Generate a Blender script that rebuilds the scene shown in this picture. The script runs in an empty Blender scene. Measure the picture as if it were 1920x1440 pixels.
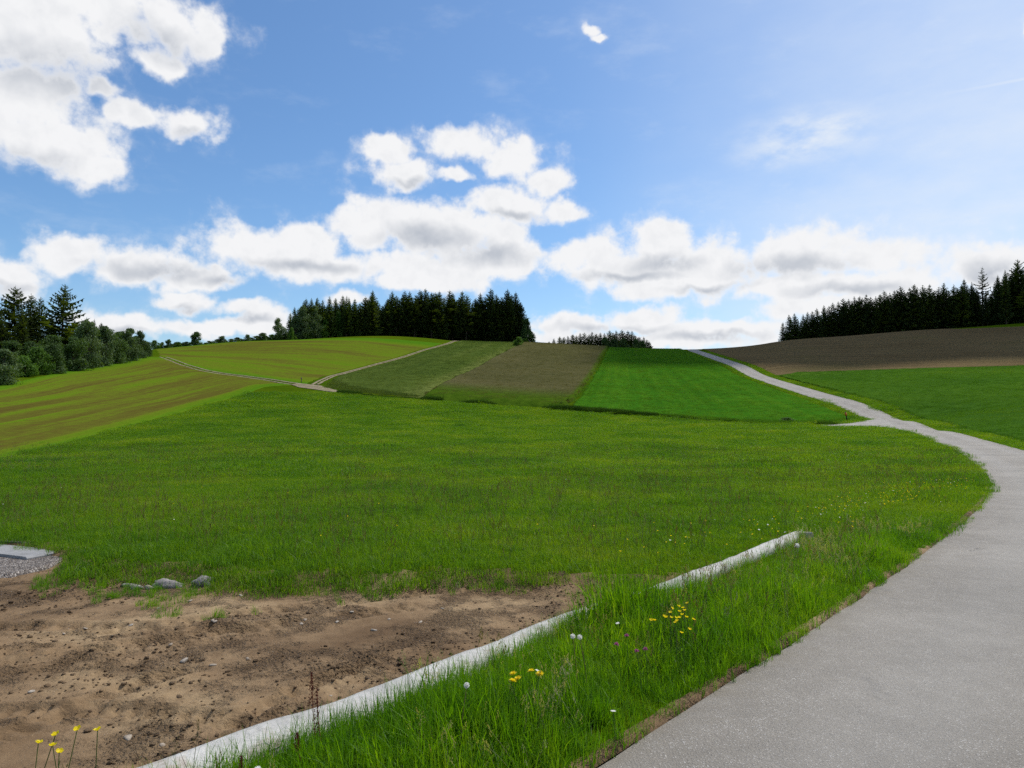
import bpy, math, random
import numpy as np
from mathutils import Vector
R = math.radians
SC = bpy.context.scene
COL = SC.collection
rng = np.random.default_rng(7)
random.seed(7)

# ------------------------------------------------------------------ camera
F = 1346.0; EYE = 1.6; PITCH = math.atan(55 / 1346)      # focal length in photo pixels, eye height, upward tilt
cam = bpy.data.cameras.new('camera'); cam_o = bpy.data.objects.new('camera', cam); COL.objects.link(cam_o)
cam.sensor_width = 36; cam.lens = F / 1920 * 36; cam.clip_start = .05; cam.clip_end = 20000
cam_o.location = (0, 0, EYE); cam_o.rotation_euler = (math.pi / 2 + PITCH, 0, 0)
SC.camera = cam_o
cp, sp = math.cos(PITCH), math.sin(PITCH)
def ray(px, py):
    cx = (np.asarray(px, float) - 960) / F; cy = -(np.asarray(py, float) - 720) / F
    return np.stack([cx, cp - sp * cy, sp + cp * cy], -1)
def at_depth(px, py, D):
    r = ray(px, py); t = np.asarray(D) / r[..., 1]
    return r * t[..., None] + np.array([0, 0, EYE])

# ------------------------------------------------------------------ light
SUN_AZ, SUN_EL = R(52), R(56)                 # to the right of the view, high
SUN_DIR = Vector((math.sin(SUN_AZ) * math.cos(SUN_EL), math.cos(SUN_AZ) * math.cos(SUN_EL), math.sin(SUN_EL)))
sun = bpy.data.lights.new('sun', 'SUN'); sun.energy = 4.0; sun.angle = R(.53); sun.color = (1, .955, .88)
sun_o = bpy.data.objects.new('sun', sun); COL.objects.link(sun_o)
sun_o.rotation_euler = (-SUN_DIR).to_track_quat('-Z', 'Y').to_euler(); sun_o.location = (60, 50, 120)
SC.view_settings.view_transform = 'Standard'; SC.view_settings.look = 'None'
SC.view_settings.exposure = 0.0; SC.view_settings.gamma = 1; SC.view_settings.use_curve_mapping = False
SC.render.engine = 'CYCLES'
cy = SC.cycles
cy.max_bounces = 6; cy.diffuse_bounces = 3; cy.glossy_bounces = 2; cy.transmission_bounces = 4; cy.transparent_max_bounces = 8
cy.use_adaptive_sampling = True; cy.adaptive_threshold = .02; cy.use_denoising = False; SC.render.filter_size = 1.3; cy.caustics_reflective = False; cy.caustics_refractive = False; cy.sample_clamp_indirect = 6
try: cy.denoiser = 'OPENIMAGEDENOISE'; cy.denoising_input_passes = 'RGB_ALBEDO_NORMAL'
except Exception: pass

# ------------------------------------------------------------------ node helper
class Nt:
    def __init__(s, tree): s.t = tree; tree.nodes.clear()
    def n(s, typ, ins=None, **props):
        nd = s.t.nodes.new(typ)
        for k, v in props.items(): setattr(nd, k, v)
        for k, v in (ins or {}).items(): s.set(nd.inputs[k], v)
        return nd
    def set(s, sock, v):
        if isinstance(v, bpy.types.NodeSocket): s.t.links.new(v, sock)
        elif isinstance(v, bpy.types.Node): s.t.links.new(v.outputs[0], sock)
        else:
            if sock.type == 'RGBA' and isinstance(v, (tuple, list)) and len(v) == 3: v = (*v, 1)
            sock.default_value = v
    def m(s, op, a, b=0.0, c=0.0, clamp=False):
        return s.n('ShaderNodeMath', {0: a, 1: b, 2: c}, operation=op, use_clamp=clamp).outputs[0]
    def vm(s, op, a, b=(0, 0, 0), c=(0, 0, 0), out=0):
        d = {0: a, 1: b}
        if op == 'MULTIPLY_ADD': d[2] = c
        return s.n('ShaderNodeVectorMath', d, operation=op).outputs[out]
    def noise(s, vec, scale, detail=4, rough=.55, out=0, lac=2.0):
        nd = s.n('ShaderNodeTexNoise', {'Scale': scale, 'Detail': detail, 'Roughness': rough, 'Lacunarity': lac}); s.set(nd.inputs['Vector'], vec)
        return nd.outputs[out]
    def mix(s, f, a, b, mode='MIX'):
        nd = s.n('ShaderNodeMix', data_type='RGBA', blend_type=mode)
        s.set(nd.inputs[0], f); s.set(nd.inputs[6], a); s.set(nd.inputs[7], b)
        return nd.outputs[2]
    def rng_(s, v, a, b, c=0.0, d=1.0, smooth=True):
        nd = s.n('ShaderNodeMapRange', {0: v, 1: a, 2: b, 3: c, 4: d}, interpolation_type='SMOOTHSTEP' if smooth else 'LINEAR')
        return nd.outputs[0]
    def ramp(s, f, stops):
        nd = s.n('ShaderNodeValToRGB', {0: f}); e = nd.color_ramp.elements
        while len(e) < len(stops): e.new(.5)
        for i, (p, c) in enumerate(stops): e[i].position = p; e[i].color = (*c, 1)
        return nd.outputs[0]
    def comb(s, x=0.0, y=0.0, z=0.0): return s.n('ShaderNodeCombineXYZ', {0: x, 1: y, 2: z}).outputs[0]

# ------------------------------------------------------------------ sky and clouds
world = bpy.data.worlds.new('World'); SC.world = world; world.use_nodes = True
def build_world():
    T = Nt(world.node_tree)
    STR = .13
    sky = T.n('ShaderNodeTexSky', sky_type='NISHITA', sun_disc=False, sun_elevation=SUN_EL, sun_rotation=SUN_AZ,
              altitude=500, air_density=1.0, dust_density=1.3, ozone_density=3.0)
    d = T.n('ShaderNodeTexCoord').outputs['Generated']
    d = T.vm('NORMALIZE', d)
    sep = T.n('ShaderNodeSeparateXYZ', {0: d})
    az = T.m('ARCTAN2', sep.outputs[0], sep.outputs[1]); el = T.m('ARCSINE', sep.outputs[2])
    DEG = 180 / math.pi
    p = T.comb(T.m('MULTIPLY', az, DEG), T.m('MULTIPLY', el, DEG), 0.0)
    def azel(px, py):
        r = ray(px, py); r = r / np.linalg.norm(r)
        return math.degrees(math.atan2(r[0], r[1])), math.degrees(math.asin(r[2]))
    blobs = [(30,40,195,112),(190,22,175,76),(335,45,105,58),(285,115,62,36),(40,185,130,85),(110,262,105,52),(165,308,58,34),(395,80,36,50),
      (355,232,78,38),(225,215,52,24),(175,172,38,30),
      (745,330,62,34),(728,282,48,28),(865,264,72,40),(960,297,66,34),(845,332,38,18),(1035,338,56,32),(1062,392,44,26),(960,384,82,36),
      (150,472,105,46),(260,492,140,44),(375,520,110,28),(490,472,130,52),(570,455,75,45),(690,425,80,58),(770,432,120,66),(860,438,120,58),(960,468,88,48),
      (600,505,160,40),(770,505,180,34),(930,495,100,36),(800,530,130,20),
      (1085,478,98,46),(1238,456,76,50),(1170,495,140,48),(1340,490,120,50),(1300,528,200,30),(1500,478,140,54),(1640,474,130,52),(1490,540,220,32),(1660,530,200,40),(1860,492,120,62),
      (350,562,60,24),(450,582,60,17),(230,608,140,26),(380,614,130,20),(500,602,60,32),(10,525,75,44),(640,565,50,17),
      (1212,602,84,30),(1080,610,105,24),(1340,616,160,24),(1200,636,300,22),(1560,575,170,28),(1720,570,170,40),
      (1096,48,22,12),(1118,56,17,9),(1915,60,16,15),
      (-150,90,160,120),(-130,480,120,60),(2080,500,140,60),(2050,100,90,50),(120,-120,260,90),(900,-160,160,50)]
    wx = T.noise(d, 9, 3, .5, out=1)
    warp = T.vm('MULTIPLY', T.vm('SUBTRACT', wx, (.5, .5, .5)), (3.4, 2.2, 0))
    wx2 = T.noise(d, 34, 3, .5, out=1)
    warp2 = T.vm('MULTIPLY', T.vm('SUBTRACT', wx2, (.5, .5, .5)), (1.6, 1.3, 0))
    pw = T.vm('ADD', T.vm('ADD', p, warp), warp2)
    def field(vec, lst, k=.18):
        acc = None
        for (x, y, rx, ry) in lst:
            a, e = azel(x, y); a1, _ = azel(x + rx, y); _, e1 = azel(x, y - ry)
            sx, sy = 1 / abs(a1 - a), 1 / abs(e1 - e)
            L = T.vm('LENGTH', T.vm('MULTIPLY_ADD', vec, (sx, sy, 0), (-a * sx, -e * sy, 0)), out=1)
            acc = L if acc is None else T.n('ShaderNodeMath', {0: acc, 1: L, 2: k}, operation='SMOOTH_MIN').outputs[0]
        return T.m('SUBTRACT', 1.0, acc)
    cores = [(290,502,150,26),(420,525,110,16),(800,452,140,34),(920,478,110,30),(570,505,160,20),(1240,492,110,26),(1180,515,140,14),(1480,500,170,34),(1600,540,160,18),(1340,540,130,14),(1865,512,90,42),
             (350,578,60,14),(1150,618,150,16),(1330,628,150,14),(230,622,130,14),(90,140,220,80),(60,300,120,40),(460,602,80,12),(970,402,70,16),(300,80,120,50),(350,250,60,18),(760,345,60,14),(20,545,70,22)]
    # the same broken cumulus goes on round the rest of the sky
    sx_ = T.n('ShaderNodeSeparateXYZ', {0: p})
    out1 = T.rng_(T.m('ABSOLUTE', sx_.outputs[0]), 40, 52)
    out2 = T.rng_(sx_.outputs[1], 33, 44)
    outm = T.m('MAXIMUM', out1, out2)
    gen = T.m('MULTIPLY', T.m('SUBTRACT', T.noise(d, 3.2, 3, .5), .53), 5.0)
    gen = T.m('ADD', T.m('MULTIPLY', outm, 3.0), T.m('SUBTRACT', gen, 3.0))
    f = T.m('MINIMUM', T.m('MAXIMUM', field(pw, blobs), gen), .75)
    n1 = T.noise(d, 22, 7, .60); n2 = T.noise(d, 8, 2, .5)
    def puffs(v):
        return T.n('ShaderNodeTexVoronoi', {'Vector': v, 'Scale': 30.0, 'Detail': 2.6, 'Roughness': .52, 'Lacunarity': 2.2}, normalize=True).outputs['Distance']
    dw = T.vm('ADD', d, T.vm('MULTIPLY', T.vm('SUBTRACT', wx2, (.5, .5, .5)), (.022, .022, .022)))
    v0 = puffs(dw); v1 = puffs(T.vm('ADD', dw, (.004, 0, .011)))
    D0 = T.m('ADD', f, T.m('ADD', T.m('MULTIPLY', T.m('SUBTRACT', n1, .5), 1.8), T.m('MULTIPLY', T.m('SUBTRACT', n2, .5), .7)))
    D0 = T.m('ADD', D0, T.m('MULTIPLY', T.m('SUBTRACT', .36, v0), 1.0))
    D0 = T.m('ADD', D0, .05)
    alpha = T.rng_(D0, -.08, .55)
    wispy = T.m('MULTIPLY', T.rng_(D0, -.40, .30), T.rng_(n1, .40, .75, 0, .5))
    alpha = T.m('MAXIMUM', alpha, wispy)
    core = T.m('MAXIMUM', field(pw, cores, .3), T.m('MULTIPLY', outm, .15))
    relief = T.m('MULTIPLY', T.m('SUBTRACT', v1, v0), -.55)
    thick = T.m('ADD', T.m('MULTIPLY', T.rng_(core, -.12, .95), .80), T.m('ADD', T.m('MULTIPLY', T.m('SUBTRACT', n1, .5), .40), -.02))
    thick = T.m('MULTIPLY', T.m('ADD', thick, relief, clamp=True), T.rng_(D0, .15, .75))
    cloud = T.mix(thick, (.91 / STR, .915 / STR, .93 / STR), (.45 / STR, .49 / STR, .56 / STR))
    # clear sky: the physical sky, its blue a little deepened as the camera did
    s1 = T.n('ShaderNodeHueSaturation', {'Saturation': 1.10, 'Value': 1.12, 'Color': T.mix(1.0, sky.outputs[0], (.90, .985, 1.03), 'MULTIPLY')}).outputs[0]
    # thin cirrus, mostly to the right below the sun
    a0, e0 = azel(1500, 265)
    cv = T.vm('ADD', p, T.vm('MULTIPLY', warp, (1.6, 1.2, 0)))
    w1 = T.vm('LENGTH', T.vm('MULTIPLY_ADD', cv, (1 / 6.2, 1 / 2.1, 0), (-a0 / 6.2, -e0 / 2.1, 0)), out=1)
    wisp = T.m('MULTIPLY', T.rng_(w1, 1.25, .1), T.rng_(T.noise(T.vm('MULTIPLY', d, (1, 1, 2.2)), 20, 6, .6), .3, .7))
    veil = T.m('MULTIPLY', T.m('MULTIPLY', T.rng_(sx_.outputs[0], 2, 36), T.rng_(sx_.outputs[1], 34, 8, .45, 1.0)), T.rng_(T.noise(T.vm('MULTIPLY', d, (1, 1, 2.5)), 5, 6, .6), .2, .75, .55, 1))
    veil = T.m('MULTIPLY', veil, T.rng_(sx_.outputs[0], 125, 60))
    streak = T.rng_(T.noise(T.vm('MULTIPLY', d, (1.6, 1, 4)), 6, 7, .62), .5, .8)
    av = T.m('ADD', T.m('MULTIPLY', wisp, .6), T.m('ADD', T.m('MULTIPLY', veil, .88), T.m('MULTIPLY', streak, .16)), clamp=True)
    # contrail
    (ca, ce), (cb, ce2) = azel(1725, 184), azel(2010, 128)
    th = math.atan2(ce2 - ce, cb - ca); L = math.hypot(cb - ca, ce2 - ce)
    q = T.vm('SUBTRACT', T.vm('ADD', p, T.vm('MULTIPLY', warp2, (.12, .12, 0))), (ca, ce, 0))
    al = T.vm('DOT_PRODUCT', q, (math.cos(th), math.sin(th), 0), out=1); ac = T.vm('DOT_PRODUCT', q, (-math.sin(th), math.cos(th), 0), out=1)
    trail = T.m('MULTIPLY', T.rng_(T.m('ABSOLUTE', ac), .14, .02), T.m('MULTIPLY', T.rng_(al, 0, L * .7), T.rng_(al, L * 4, L * 3)))
    av = T.m('ADD', av, T.m('MULTIPLY', trail, .16), clamp=True)
    s2 = T.mix(av, s1, (.80 / STR, .86 / STR, .94 / STR))
    # low air above the horizon is paler
    col = T.mix(alpha, s2, cloud)
    bg = T.n('ShaderNodeBackground', {0: col, 1: STR})
    T.n('ShaderNodeOutputWorld', {0: bg.outputs[0]})
build_world()
world.cycles.sampling_method = 'NONE'

# ------------------------------------------------------------------ terrain
CTRL_W = [(0,0,0),(-6,-6,-.05),(6,-6,.05),(0,-30,.6),(40,-10,.8),(-40,-10,-.6),(3,5,0),(-3,5,-.05),(6.2,9.8,-.08),(25,12,.1),(-25,20,-.4),(60,30,.2)]
CTRL_P = [(1790,1000,10.2),(1857,900,22.6),(1832,872,31),(1803,849,42),(1759,830,51),(1701,805,67),(1642,800,75),(1635,787,84),
 (1920,853,39.7),(1857,828,52),(1777,808,69.3),(1718,789,86),(1540,745,112),(1400,690,168),(1310,658,245),
 (960,1000,10.3),(400,1000,10.6),(960,900,22.5),(300,900,23),(960,850,40),(400,850,38),(1300,850,40),(960,810,62),(1300,810,65),
 (600,780,80),(960,785,85),(1300,795,82),(1560,797,80),(0,860,38),(250,800,62),(500,727,120),(640,735,113),(790,747,108),(1070,768,98),
 (0,790,65),(0,722,112),(150,690,150),(280,667,190),(305,670,195),(250,740,110),(450,700,155),(570,718,128),
 (600,670,200),(750,660,220),(860,690,175),(1000,700,165),(1200,700,165),(1200,730,128),
 (1455,700,158),(1920,688,135),(1700,693,145),(1700,750,100),(1920,770,78),(1700,655,200)]
CREST = [(300,655,230),(450,641,245),(560,637,262),(640,632,275),(720,630,285),(800,634,287),(860,640,287),(980,644,295),(1140,652,262),(1300,656,252),
 (1460,641,300),(1600,630,285),(1700,621,272),(1800,615,262),(1920,606,252)]
_p = [at_depth(*c) for c in CTRL_P]
for c in CREST:
    q = at_depth(*c); _p.append(q)
    for k, dz in ((1.25, 1.2), (1.6, -2.0)): _p.append(np.array([q[0] * k, q[1] * k, q[2] + dz]))
_p += [np.array(q, float) for q in CTRL_W]
_P = np.array(_p); _S = 100.0; _n = len(_P); _XY = _P[:, :2] / _S
def _U(r2): return np.where(r2 > 1e-12, .5 * r2 * np.log(np.maximum(r2, 1e-12)), 0)
_A = np.zeros((_n + 3, _n + 3)); _A[:_n, :_n] = _U(((_XY[:, None] - _XY[None]) ** 2).sum(-1)) + np.eye(_n) * 2e-4
_A[:_n, _n] = 1; _A[:_n, _n + 1:] = _XY; _A[_n, :_n] = 1; _A[_n + 1:, :_n] = _XY.T
_W = np.linalg.solve(_A, np.r_[_P[:, 2], 0, 0, 0])
def tps(X, Y):
    X = np.asarray(X, float) / _S; Y = np.asarray(Y, float) / _S
    o = _W[_n] + _W[_n + 1] * X + _W[_n + 2] * Y
    for i in range(_n): o = o + _W[i] * _U((X - _XY[i, 0]) ** 2 + (Y - _XY[i, 1]) ** 2)
    return o
def sstep(a, b, x):
    t = np.clip((np.asarray(x, float) - a) / (b - a), 0, 1); return t * t * (3 - 2 * t)
def tz(X, Y):                                  # land form; far away it levels off
    X = np.asarray(X, float); Y = np.asarray(Y, float)
    r = np.hypot(X, Y); w = sstep(420, 700, r)
    k = np.minimum(1, 700 / np.maximum(r, 1)); back = sstep(-40, -120, Y)
    z = tps(X * k, Y * k)
    z = z * (1 - back) + .5 * back
    return z * (1 - w) + 18 * w
_Ds = np.r_[np.arange(2, 30, .1), np.arange(30, 120, .4), np.arange(120, 420, 1.0)]
def hit(px, py, dz=0.0):                       # where the ray of a photo pixel meets the land
    r = ray(px, py); t = _Ds / r[1]; X = r[0] * t; Z = EYE + r[2] * t
    g = tz(X, _Ds) + dz; i = np.argmax(Z < g)
    if Z[i] >= g[i]:
        raise ValueError('no ground at %s,%s' % (px, py))
    if i == 0: return np.array([X[0], _Ds[0], g[0]])
    a = (Z[i-1] - g[i-1]) / ((Z[i-1] - g[i-1]) - (Z[i] - g[i])); D = _Ds[i-1] + a * (_Ds[i] - _Ds[i-1])
    X = r[0] * D / r[1]; return np.array([X, D, float(tz(X, D)) + dz])
def col_at(px, D):                             # a point on the land in the column of a photo pixel, at a depth
    X = (px - 960) / F * D; return np.array([X, D, float(tz(X, D))])
def pl(pts, dz=0.0):                           # polyline of pixels (x,y) or (x,None,depth) -> plan
    return np.array([(hit(p[0], p[1], dz) if p[1] is not None else col_at(p[0], p[2]))[:2] for p in pts])
def resample(P, n):
    P = np.asarray(P, float); s = np.r_[0, np.cumsum(np.linalg.norm(np.diff(P, axis=0), axis=1))]
    t = np.linspace(0, s[-1], n); return np.stack([np.interp(t, s, P[:, k]) for k in range(P.shape[1])], -1)
def smooth(P, it=3):
    P = P.copy()
    for _ in range(it): P[1:-1] = .25 * P[:-2] + .5 * P[1:-1] + .25 * P[2:]
    return P
def normals2(P):
    T = np.gradient(P, axis=0); T /= np.linalg.norm(T, axis=1)[:, None]; return np.stack([T[:, 1], -T[:, 0]], -1)   # to the right of travel
def seg_dist(X, Y, P):
    X = np.asarray(X, float); Y = np.asarray(Y, float); best = np.full(X.shape, 1e9)
    for a, b in zip(P[:-1], P[1:]):
        d = b - a; t = np.clip(((X - a[0]) * d[0] + (Y - a[1]) * d[1]) / max(d @ d, 1e-9), 0, 1)
        best = np.minimum(best, np.hypot(X - a[0] - t * d[0], Y - a[1] - t * d[1]))
    return best
def inside(X, Y, P):
    X = np.asarray(X, float); Y = np.asarray(Y, float); c = np.zeros(X.shape, bool); n = len(P)
    for i in range(n):
        a, b = P[i], P[(i + 1) % n]
        k = ((a[1] > Y) != (b[1] > Y)) & (X < (b[0] - a[0]) * (Y - a[1]) / (b[1] - a[1] + 1e-12) + a[0]); c ^= k
    return c
def sdf(X, Y, P):                               # negative inside
    d = seg_dist(X, Y, np.vstack([P, P[:1]])); return np.where(inside(X, Y, P), -d, d)
def _hash(ix, iy, s): 
    h = (ix.astype(np.int64) * 374761393 + iy.astype(np.int64) * 668265263 + s * 974634777) & 0x7fffffff
    h = ((h ^ (h >> 13)) * 1274126177) & 0x7fffffff; return ((h ^ (h >> 16)) & 0xffff) / 65535.0
def vnoise(X, Y, s=0):
    ix = np.floor(X); iy = np.floor(Y); fx = X - ix; fy = Y - iy; fx = fx * fx * (3 - 2 * fx); fy = fy * fy * (3 - 2 * fy)
    a, b, c, d = _hash(ix, iy, s), _hash(ix + 1, iy, s), _hash(ix, iy + 1, s), _hash(ix + 1, iy + 1, s)
    return (a * (1 - fx) + b * fx) * (1 - fy) + (c * (1 - fx) + d * fx) * fy
def fbm(X, Y, f, o=4, s=0, g=.5):
    t = 0; A = 1; n = 0
    for k in range(o): t = t + A * vnoise(X * f + k * 17.3, Y * f - k * 9.1, s + k); n += A; A *= g; f *= 2.03
    return t / n

# key lines of the foreground
KERB = [(252,1439),(340,1409),(448,1368),(552,1334),(640,1307),(740,1271),(920,1204),(1017,1162),(1100,1136),(1190,1109),(1249,1089),(1359,1050),(1422,1026),(1477,1003),(1494,998),(1523,1001)]
K1 = pl(KERB, .07); _d = K1[0] - K1[3]; _d /= np.linalg.norm(_d)
K1 = np.vstack([K1[0] + _d * 3.0, K1[0] + _d * 1.5, K1])
K1r = resample(K1, 140)
KW = np.interp(np.linspace(0, 1, 140), [0, .3, .5, .75, .93, 1], [.28, .25, .18, .16, .17, .05])
K2r = K1r + normals2(smooth(K1r, 20)) * (KW * (1 + .16 * (fbm(np.arange(140) * .12, np.zeros(140), 1, 3, 3) - .5)))[:, None]
ROADL = [(1135,1427),(1223,1383),(1277,1348),(1360,1289),(1412,1248),(1480,1210),(1614,1128),(1745,1028),(1832,960),(1852,930),(1857,905),(1832,872),(1803,849),(1759,830),(1701,808),(1660,797),
         (1632,786),(1587,768),(1540,751),(1456,724),(1380,692),(1330,672),(1298,None,238),(1284,None,262),(1270,None,300)]
RL = pl(ROADL); _d = RL[0] - RL[3]; _d /= np.linalg.norm(_d)
RL = np.vstack([RL[0] + _d * 14, RL[0] + _d * 7, RL[0] + _d * 2.5, RL])
RLs = smooth(resample(RL, 900), 40)
RW = 3.75
RR = smooth(RLs + normals2(smooth(RLs, 40)) * RW, 20)
ROADPOLY = np.vstack([RLs[::6], RR[::-6]])
DIRT_FAR = [(1205,1109),(1130,1106),(1060,1100),(1000,1097),(930,1096),(860,1093),(800,1090),(760,1096),(722,1106),(670,1099),(610,1094),(560,1098),(500,1101),(440,1100),(415,1086),(380,1080),(300,1078),(240,1080),(190,1074),(150,1062),(140,1048),(60,1036),(-60,1026),(-300,1016)]
DF = pl(DIRT_FAR, -.12)
DF[:, 1] += (fbm(DF[:, 0], DF[:, 1], 3, 2, 5) - .5) * .25
DIRT = np.vstack([K1r[K1r[:, 1] < DF[0, 1] + .35][::4], DF, [[-14, 9], [-14, -2]]])
VERGE = np.vstack([K2r[::4], RLs[(RLs[:, 1] < K2r[-1, 1] + .5)][::-6]])
def gz(X, Y, sheet=False):                      # the land with the near-field steps
    X = np.asarray(X, float); Y = np.asarray(Y, float); z = tz(X, Y)
    near = (Y < 16) & (Y > -6) & (np.abs(X) < 16)
    if near.any():
        x, y = X[near], Y[near]; q = z[near]
        s = sdf(x, y, DIRT)
        q = q - .17 * sstep(.30, -.35, s)
        v = sdf(x, y, VERGE); q = q + .05 * sstep(.1, -.5, v)
        if sheet: q = q - .30 * sstep(.0, -.12, s)
        z = z.copy(); z[near] = q
    if sheet:
        w = (Y > -14) & (Y < 310)
        if w.any():
            x, y = X[w], Y[w]; r = sdf(x, y, ROADPOLY); q = z[w]
            sc_ = np.clip(np.hypot(x, y) / 60, .5, 1)
            q = q - .12 * sstep(.14, -.02, r) * sc_
            z = z.copy(); z[w] = q
    return z

# ------------------------------------------------------------------ mesh helpers
def mesh(name, V, Fc, uv=None, smooth_=True, attrs=None):
    V = np.asarray(V, np.float32).reshape(-1, 3); me = bpy.data.meshes.new(name)
    if isinstance(Fc, np.ndarray):
        nf, k = Fc.shape
        me.vertices.add(len(V)); me.vertices.foreach_set('co', V.ravel())
        me.loops.add(nf * k); me.loops.foreach_set('vertex_index', Fc.astype(np.int32).ravel())
        me.polygons.add(nf); me.polygons.foreach_set('loop_start', np.arange(0, nf * k, k, dtype=np.int32)); me.polygons.foreach_set('loop_total', np.full(nf, k, np.int32))
        me.update(calc_edges=True)
    else:
        me.from_pydata(V.tolist(), [], Fc); me.update()
    if uv is not None:
        li = np.zeros(len(me.loops), np.int32); me.loops.foreach_get('vertex_index', li)
        l = me.uv_layers.new(name='UVMap'); l.data.foreach_set('uv', np.asarray(uv, np.float32)[li].ravel())
    for k, v in (attrs or {}).items():
        a = me.attributes.new(k, 'FLOAT', 'POINT'); a.data.foreach_set('value', np.asarray(v, np.float32))
    if smooth_: me.polygons.foreach_set('use_smooth', np.ones(len(me.polygons), bool))
    return me
def obj(name, me, mat=None, parent=None, label=None, cat=None, group=None, kind=None, loc=None, rot=None, scale=None):
    o = bpy.data.objects.new(name, me); COL.objects.link(o)
    if mat is not None and me is not None and len(me.materials) == 0: me.materials.append(mat)
    if parent is not None: o.parent = parent
    for k, v in (('label', label), ('category', cat), ('group', group), ('kind', kind)):
        if v: o[k] = v
    if loc is not None: o.location = loc
    if rot is not None: o.rotation_euler = rot
    if scale is not None: o.scale = scale if hasattr(scale, '__len__') else (scale,) * 3
    return o
def grid_faces(nu, nv):
    i = np.arange(nu * nv).reshape(nv, nu)
    return np.stack([i[:-1, :-1], i[:-1, 1:], i[1:, 1:], i[1:, :-1]], -1).reshape(-1, 4)
class MB:                                        # collects triangles / quads
    def __init__(s): s.V = []; s.F = []; s.n = 0
    def add(s, V, Fc):
        V = np.asarray(V, float).reshape(-1, 3); s.V.append(V); s.F += [tuple(int(i) + s.n for i in f) for f in Fc]; s.n += len(V)
    def tube(s, P, rad, k=6, cap=True):
        P = np.asarray(P, float); n = len(P); rad = np.broadcast_to(rad, (n,)); Tn = np.gradient(P, axis=0) if n > 1 else None
        V = []
        for i in range(n):
            t = Tn[i] / (np.linalg.norm(Tn[i]) + 1e-9); a = np.cross(t, [0, 0, 1] if abs(t[2]) < .9 else [1, 0, 0]); a /= np.linalg.norm(a); b = np.cross(t, a)
            for j in range(k):
                w = 2 * math.pi * j / k; V.append(P[i] + rad[i] * (a * math.cos(w) + b * math.sin(w)))
        Fc = [(i * k + j, i * k + (j + 1) % k, (i + 1) * k + (j + 1) % k, (i + 1) * k + j) for i in range(n - 1) for j in range(k)]
        if cap: Fc += [tuple(range(k))[::-1], tuple((n - 1) * k + j for j in range(k))]
        s.add(V, Fc)
    def build(s, name, smooth_=True): return mesh(name, np.vstack(s.V), s.F, smooth_=smooth_)

# ------------------------------------------------------------------ materials
def material(name, fn, disp=None):
    m = bpy.data.materials.new(name); m.use_nodes = True; T = Nt(m.node_tree)
    sh = fn(T); T.n('ShaderNodeOutputMaterial', {0: sh}); return m
def pos(T): return T.n('ShaderNodeNewGeometry').outputs['Position']
def bsdf(T, col, rough=.9, spec=.2, normal=None, **k):
    d = {'Base Color': col, 'Roughness': rough, 'Specular IOR Level': spec}; d.update(k)
    if normal is not None: d['Normal'] = normal
    return T.n('ShaderNodeBsdfPrincipled', d).outputs[0]
def bump(T, h, dist, strength=1.0): return T.n('ShaderNodeBump', {'Height': h, 'Distance': dist, 'Strength': strength}).outputs[0]
def leafmat(name, cols, trans=.35, rough=.55, spec=.25, patch=.12, rnd=.5, tcol=1.5, fine=.45):
    def fn(T):
        P = pos(T); r = T.n('ShaderNodeObjectInfo').outputs['Random']
        n = T.noise(P, patch, 4, .6); n2 = T.noise(P, 8, 2, .6)
        f = T.m('ADD', T.m('ADD', T.m('MULTIPLY', n, 1.1), T.m('MULTIPLY', r, rnd * .5)), T.m('ADD', T.m('MULTIPLY', n2, fine), -.125 - fine * .5 - rnd * .25))
        c = T.ramp(f, cols)
        d = bsdf(T, c, rough, spec)
        t = T.n('ShaderNodeBsdfTranslucent', {0: T.mix(1.0, c, (tcol * 1.1, tcol * 1.05, tcol * .2), 'MULTIPLY')}).outputs[0]
        return T.n('ShaderNodeMixShader', {0: trans, 1: d, 2: t}).outputs[0]
    return material(name, fn)
GRASS_COLS = [(.15, (.050, .145, .006)), (.42, (.092, .218, .008)), (.62, (.142, .268, .010)), (.85, (.24, .32, .035))]
M_meadow_blade = leafmat('meadow blades', [(.16, (.052, .142, .010)), (.38, (.094, .200, .010)), (.54, (.136, .238, .011)), (.72, (.192, .262, .020)), (.90, (.25, .30, .05))], .5, rough=.45, spec=.18, patch=.17)
M_verge_blade = leafmat('verge blades', GRASS_COLS, .52, rough=.45, spec=.15, patch=.6, rnd=.8)
M_stalk = leafmat('dry stalks', [(.2, (.10, .085, .03)), (.6, (.19, .16, .07)), (.9, (.26, .22, .12))], .25, patch=.6)
M_spruce = leafmat('spruce needles', [(.15, (.030, .048, .018)), (.5, (.054, .082, .025)), (.85, (.092, .126, .034))], .28, .7, .1, patch=.12, rnd=.7)
M_spruce2 = leafmat('lighter spruce needles', [(.15, (.040, .068, .020)), (.5, (.070, .112, .030)), (.85, (.115, .16, .042))], .28, .7, .1, patch=.12, rnd=.7)  # lighter copy of the spruce needle colours
M_leafd = leafmat('dark leaves', [(.15, (.034, .068, .018)), (.5, (.060, .112, .028)), (.85, (.105, .165, .04))], .3, .6, .2, patch=.2, rnd=.6)
M_leafb = leafmat('bright leaves', [(.15, (.045, .10, .012)), (.5, (.075, .16, .020)), (.85, (.12, .21, .035))], .35, .6, .2, patch=.2, rnd=.5)
M_leafg = leafmat('grey green leaves', [(.15, (.046, .082, .030)), (.5, (.082, .135, .050)), (.85, (.14, .19, .08))], .3, .6, .25, patch=.25, rnd=.5)
M_bark = material('bark', lambda T: bsdf(T, T.ramp(T.noise(T.vm('MULTIPLY', pos(T), (1, 1, .25)), 9, 5, .6), [(.3, (.035, .027, .02)), (.7, (.11, .09, .07))]), .95, .1))
def fieldmat(name, fn): return material(name, fn)
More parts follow.
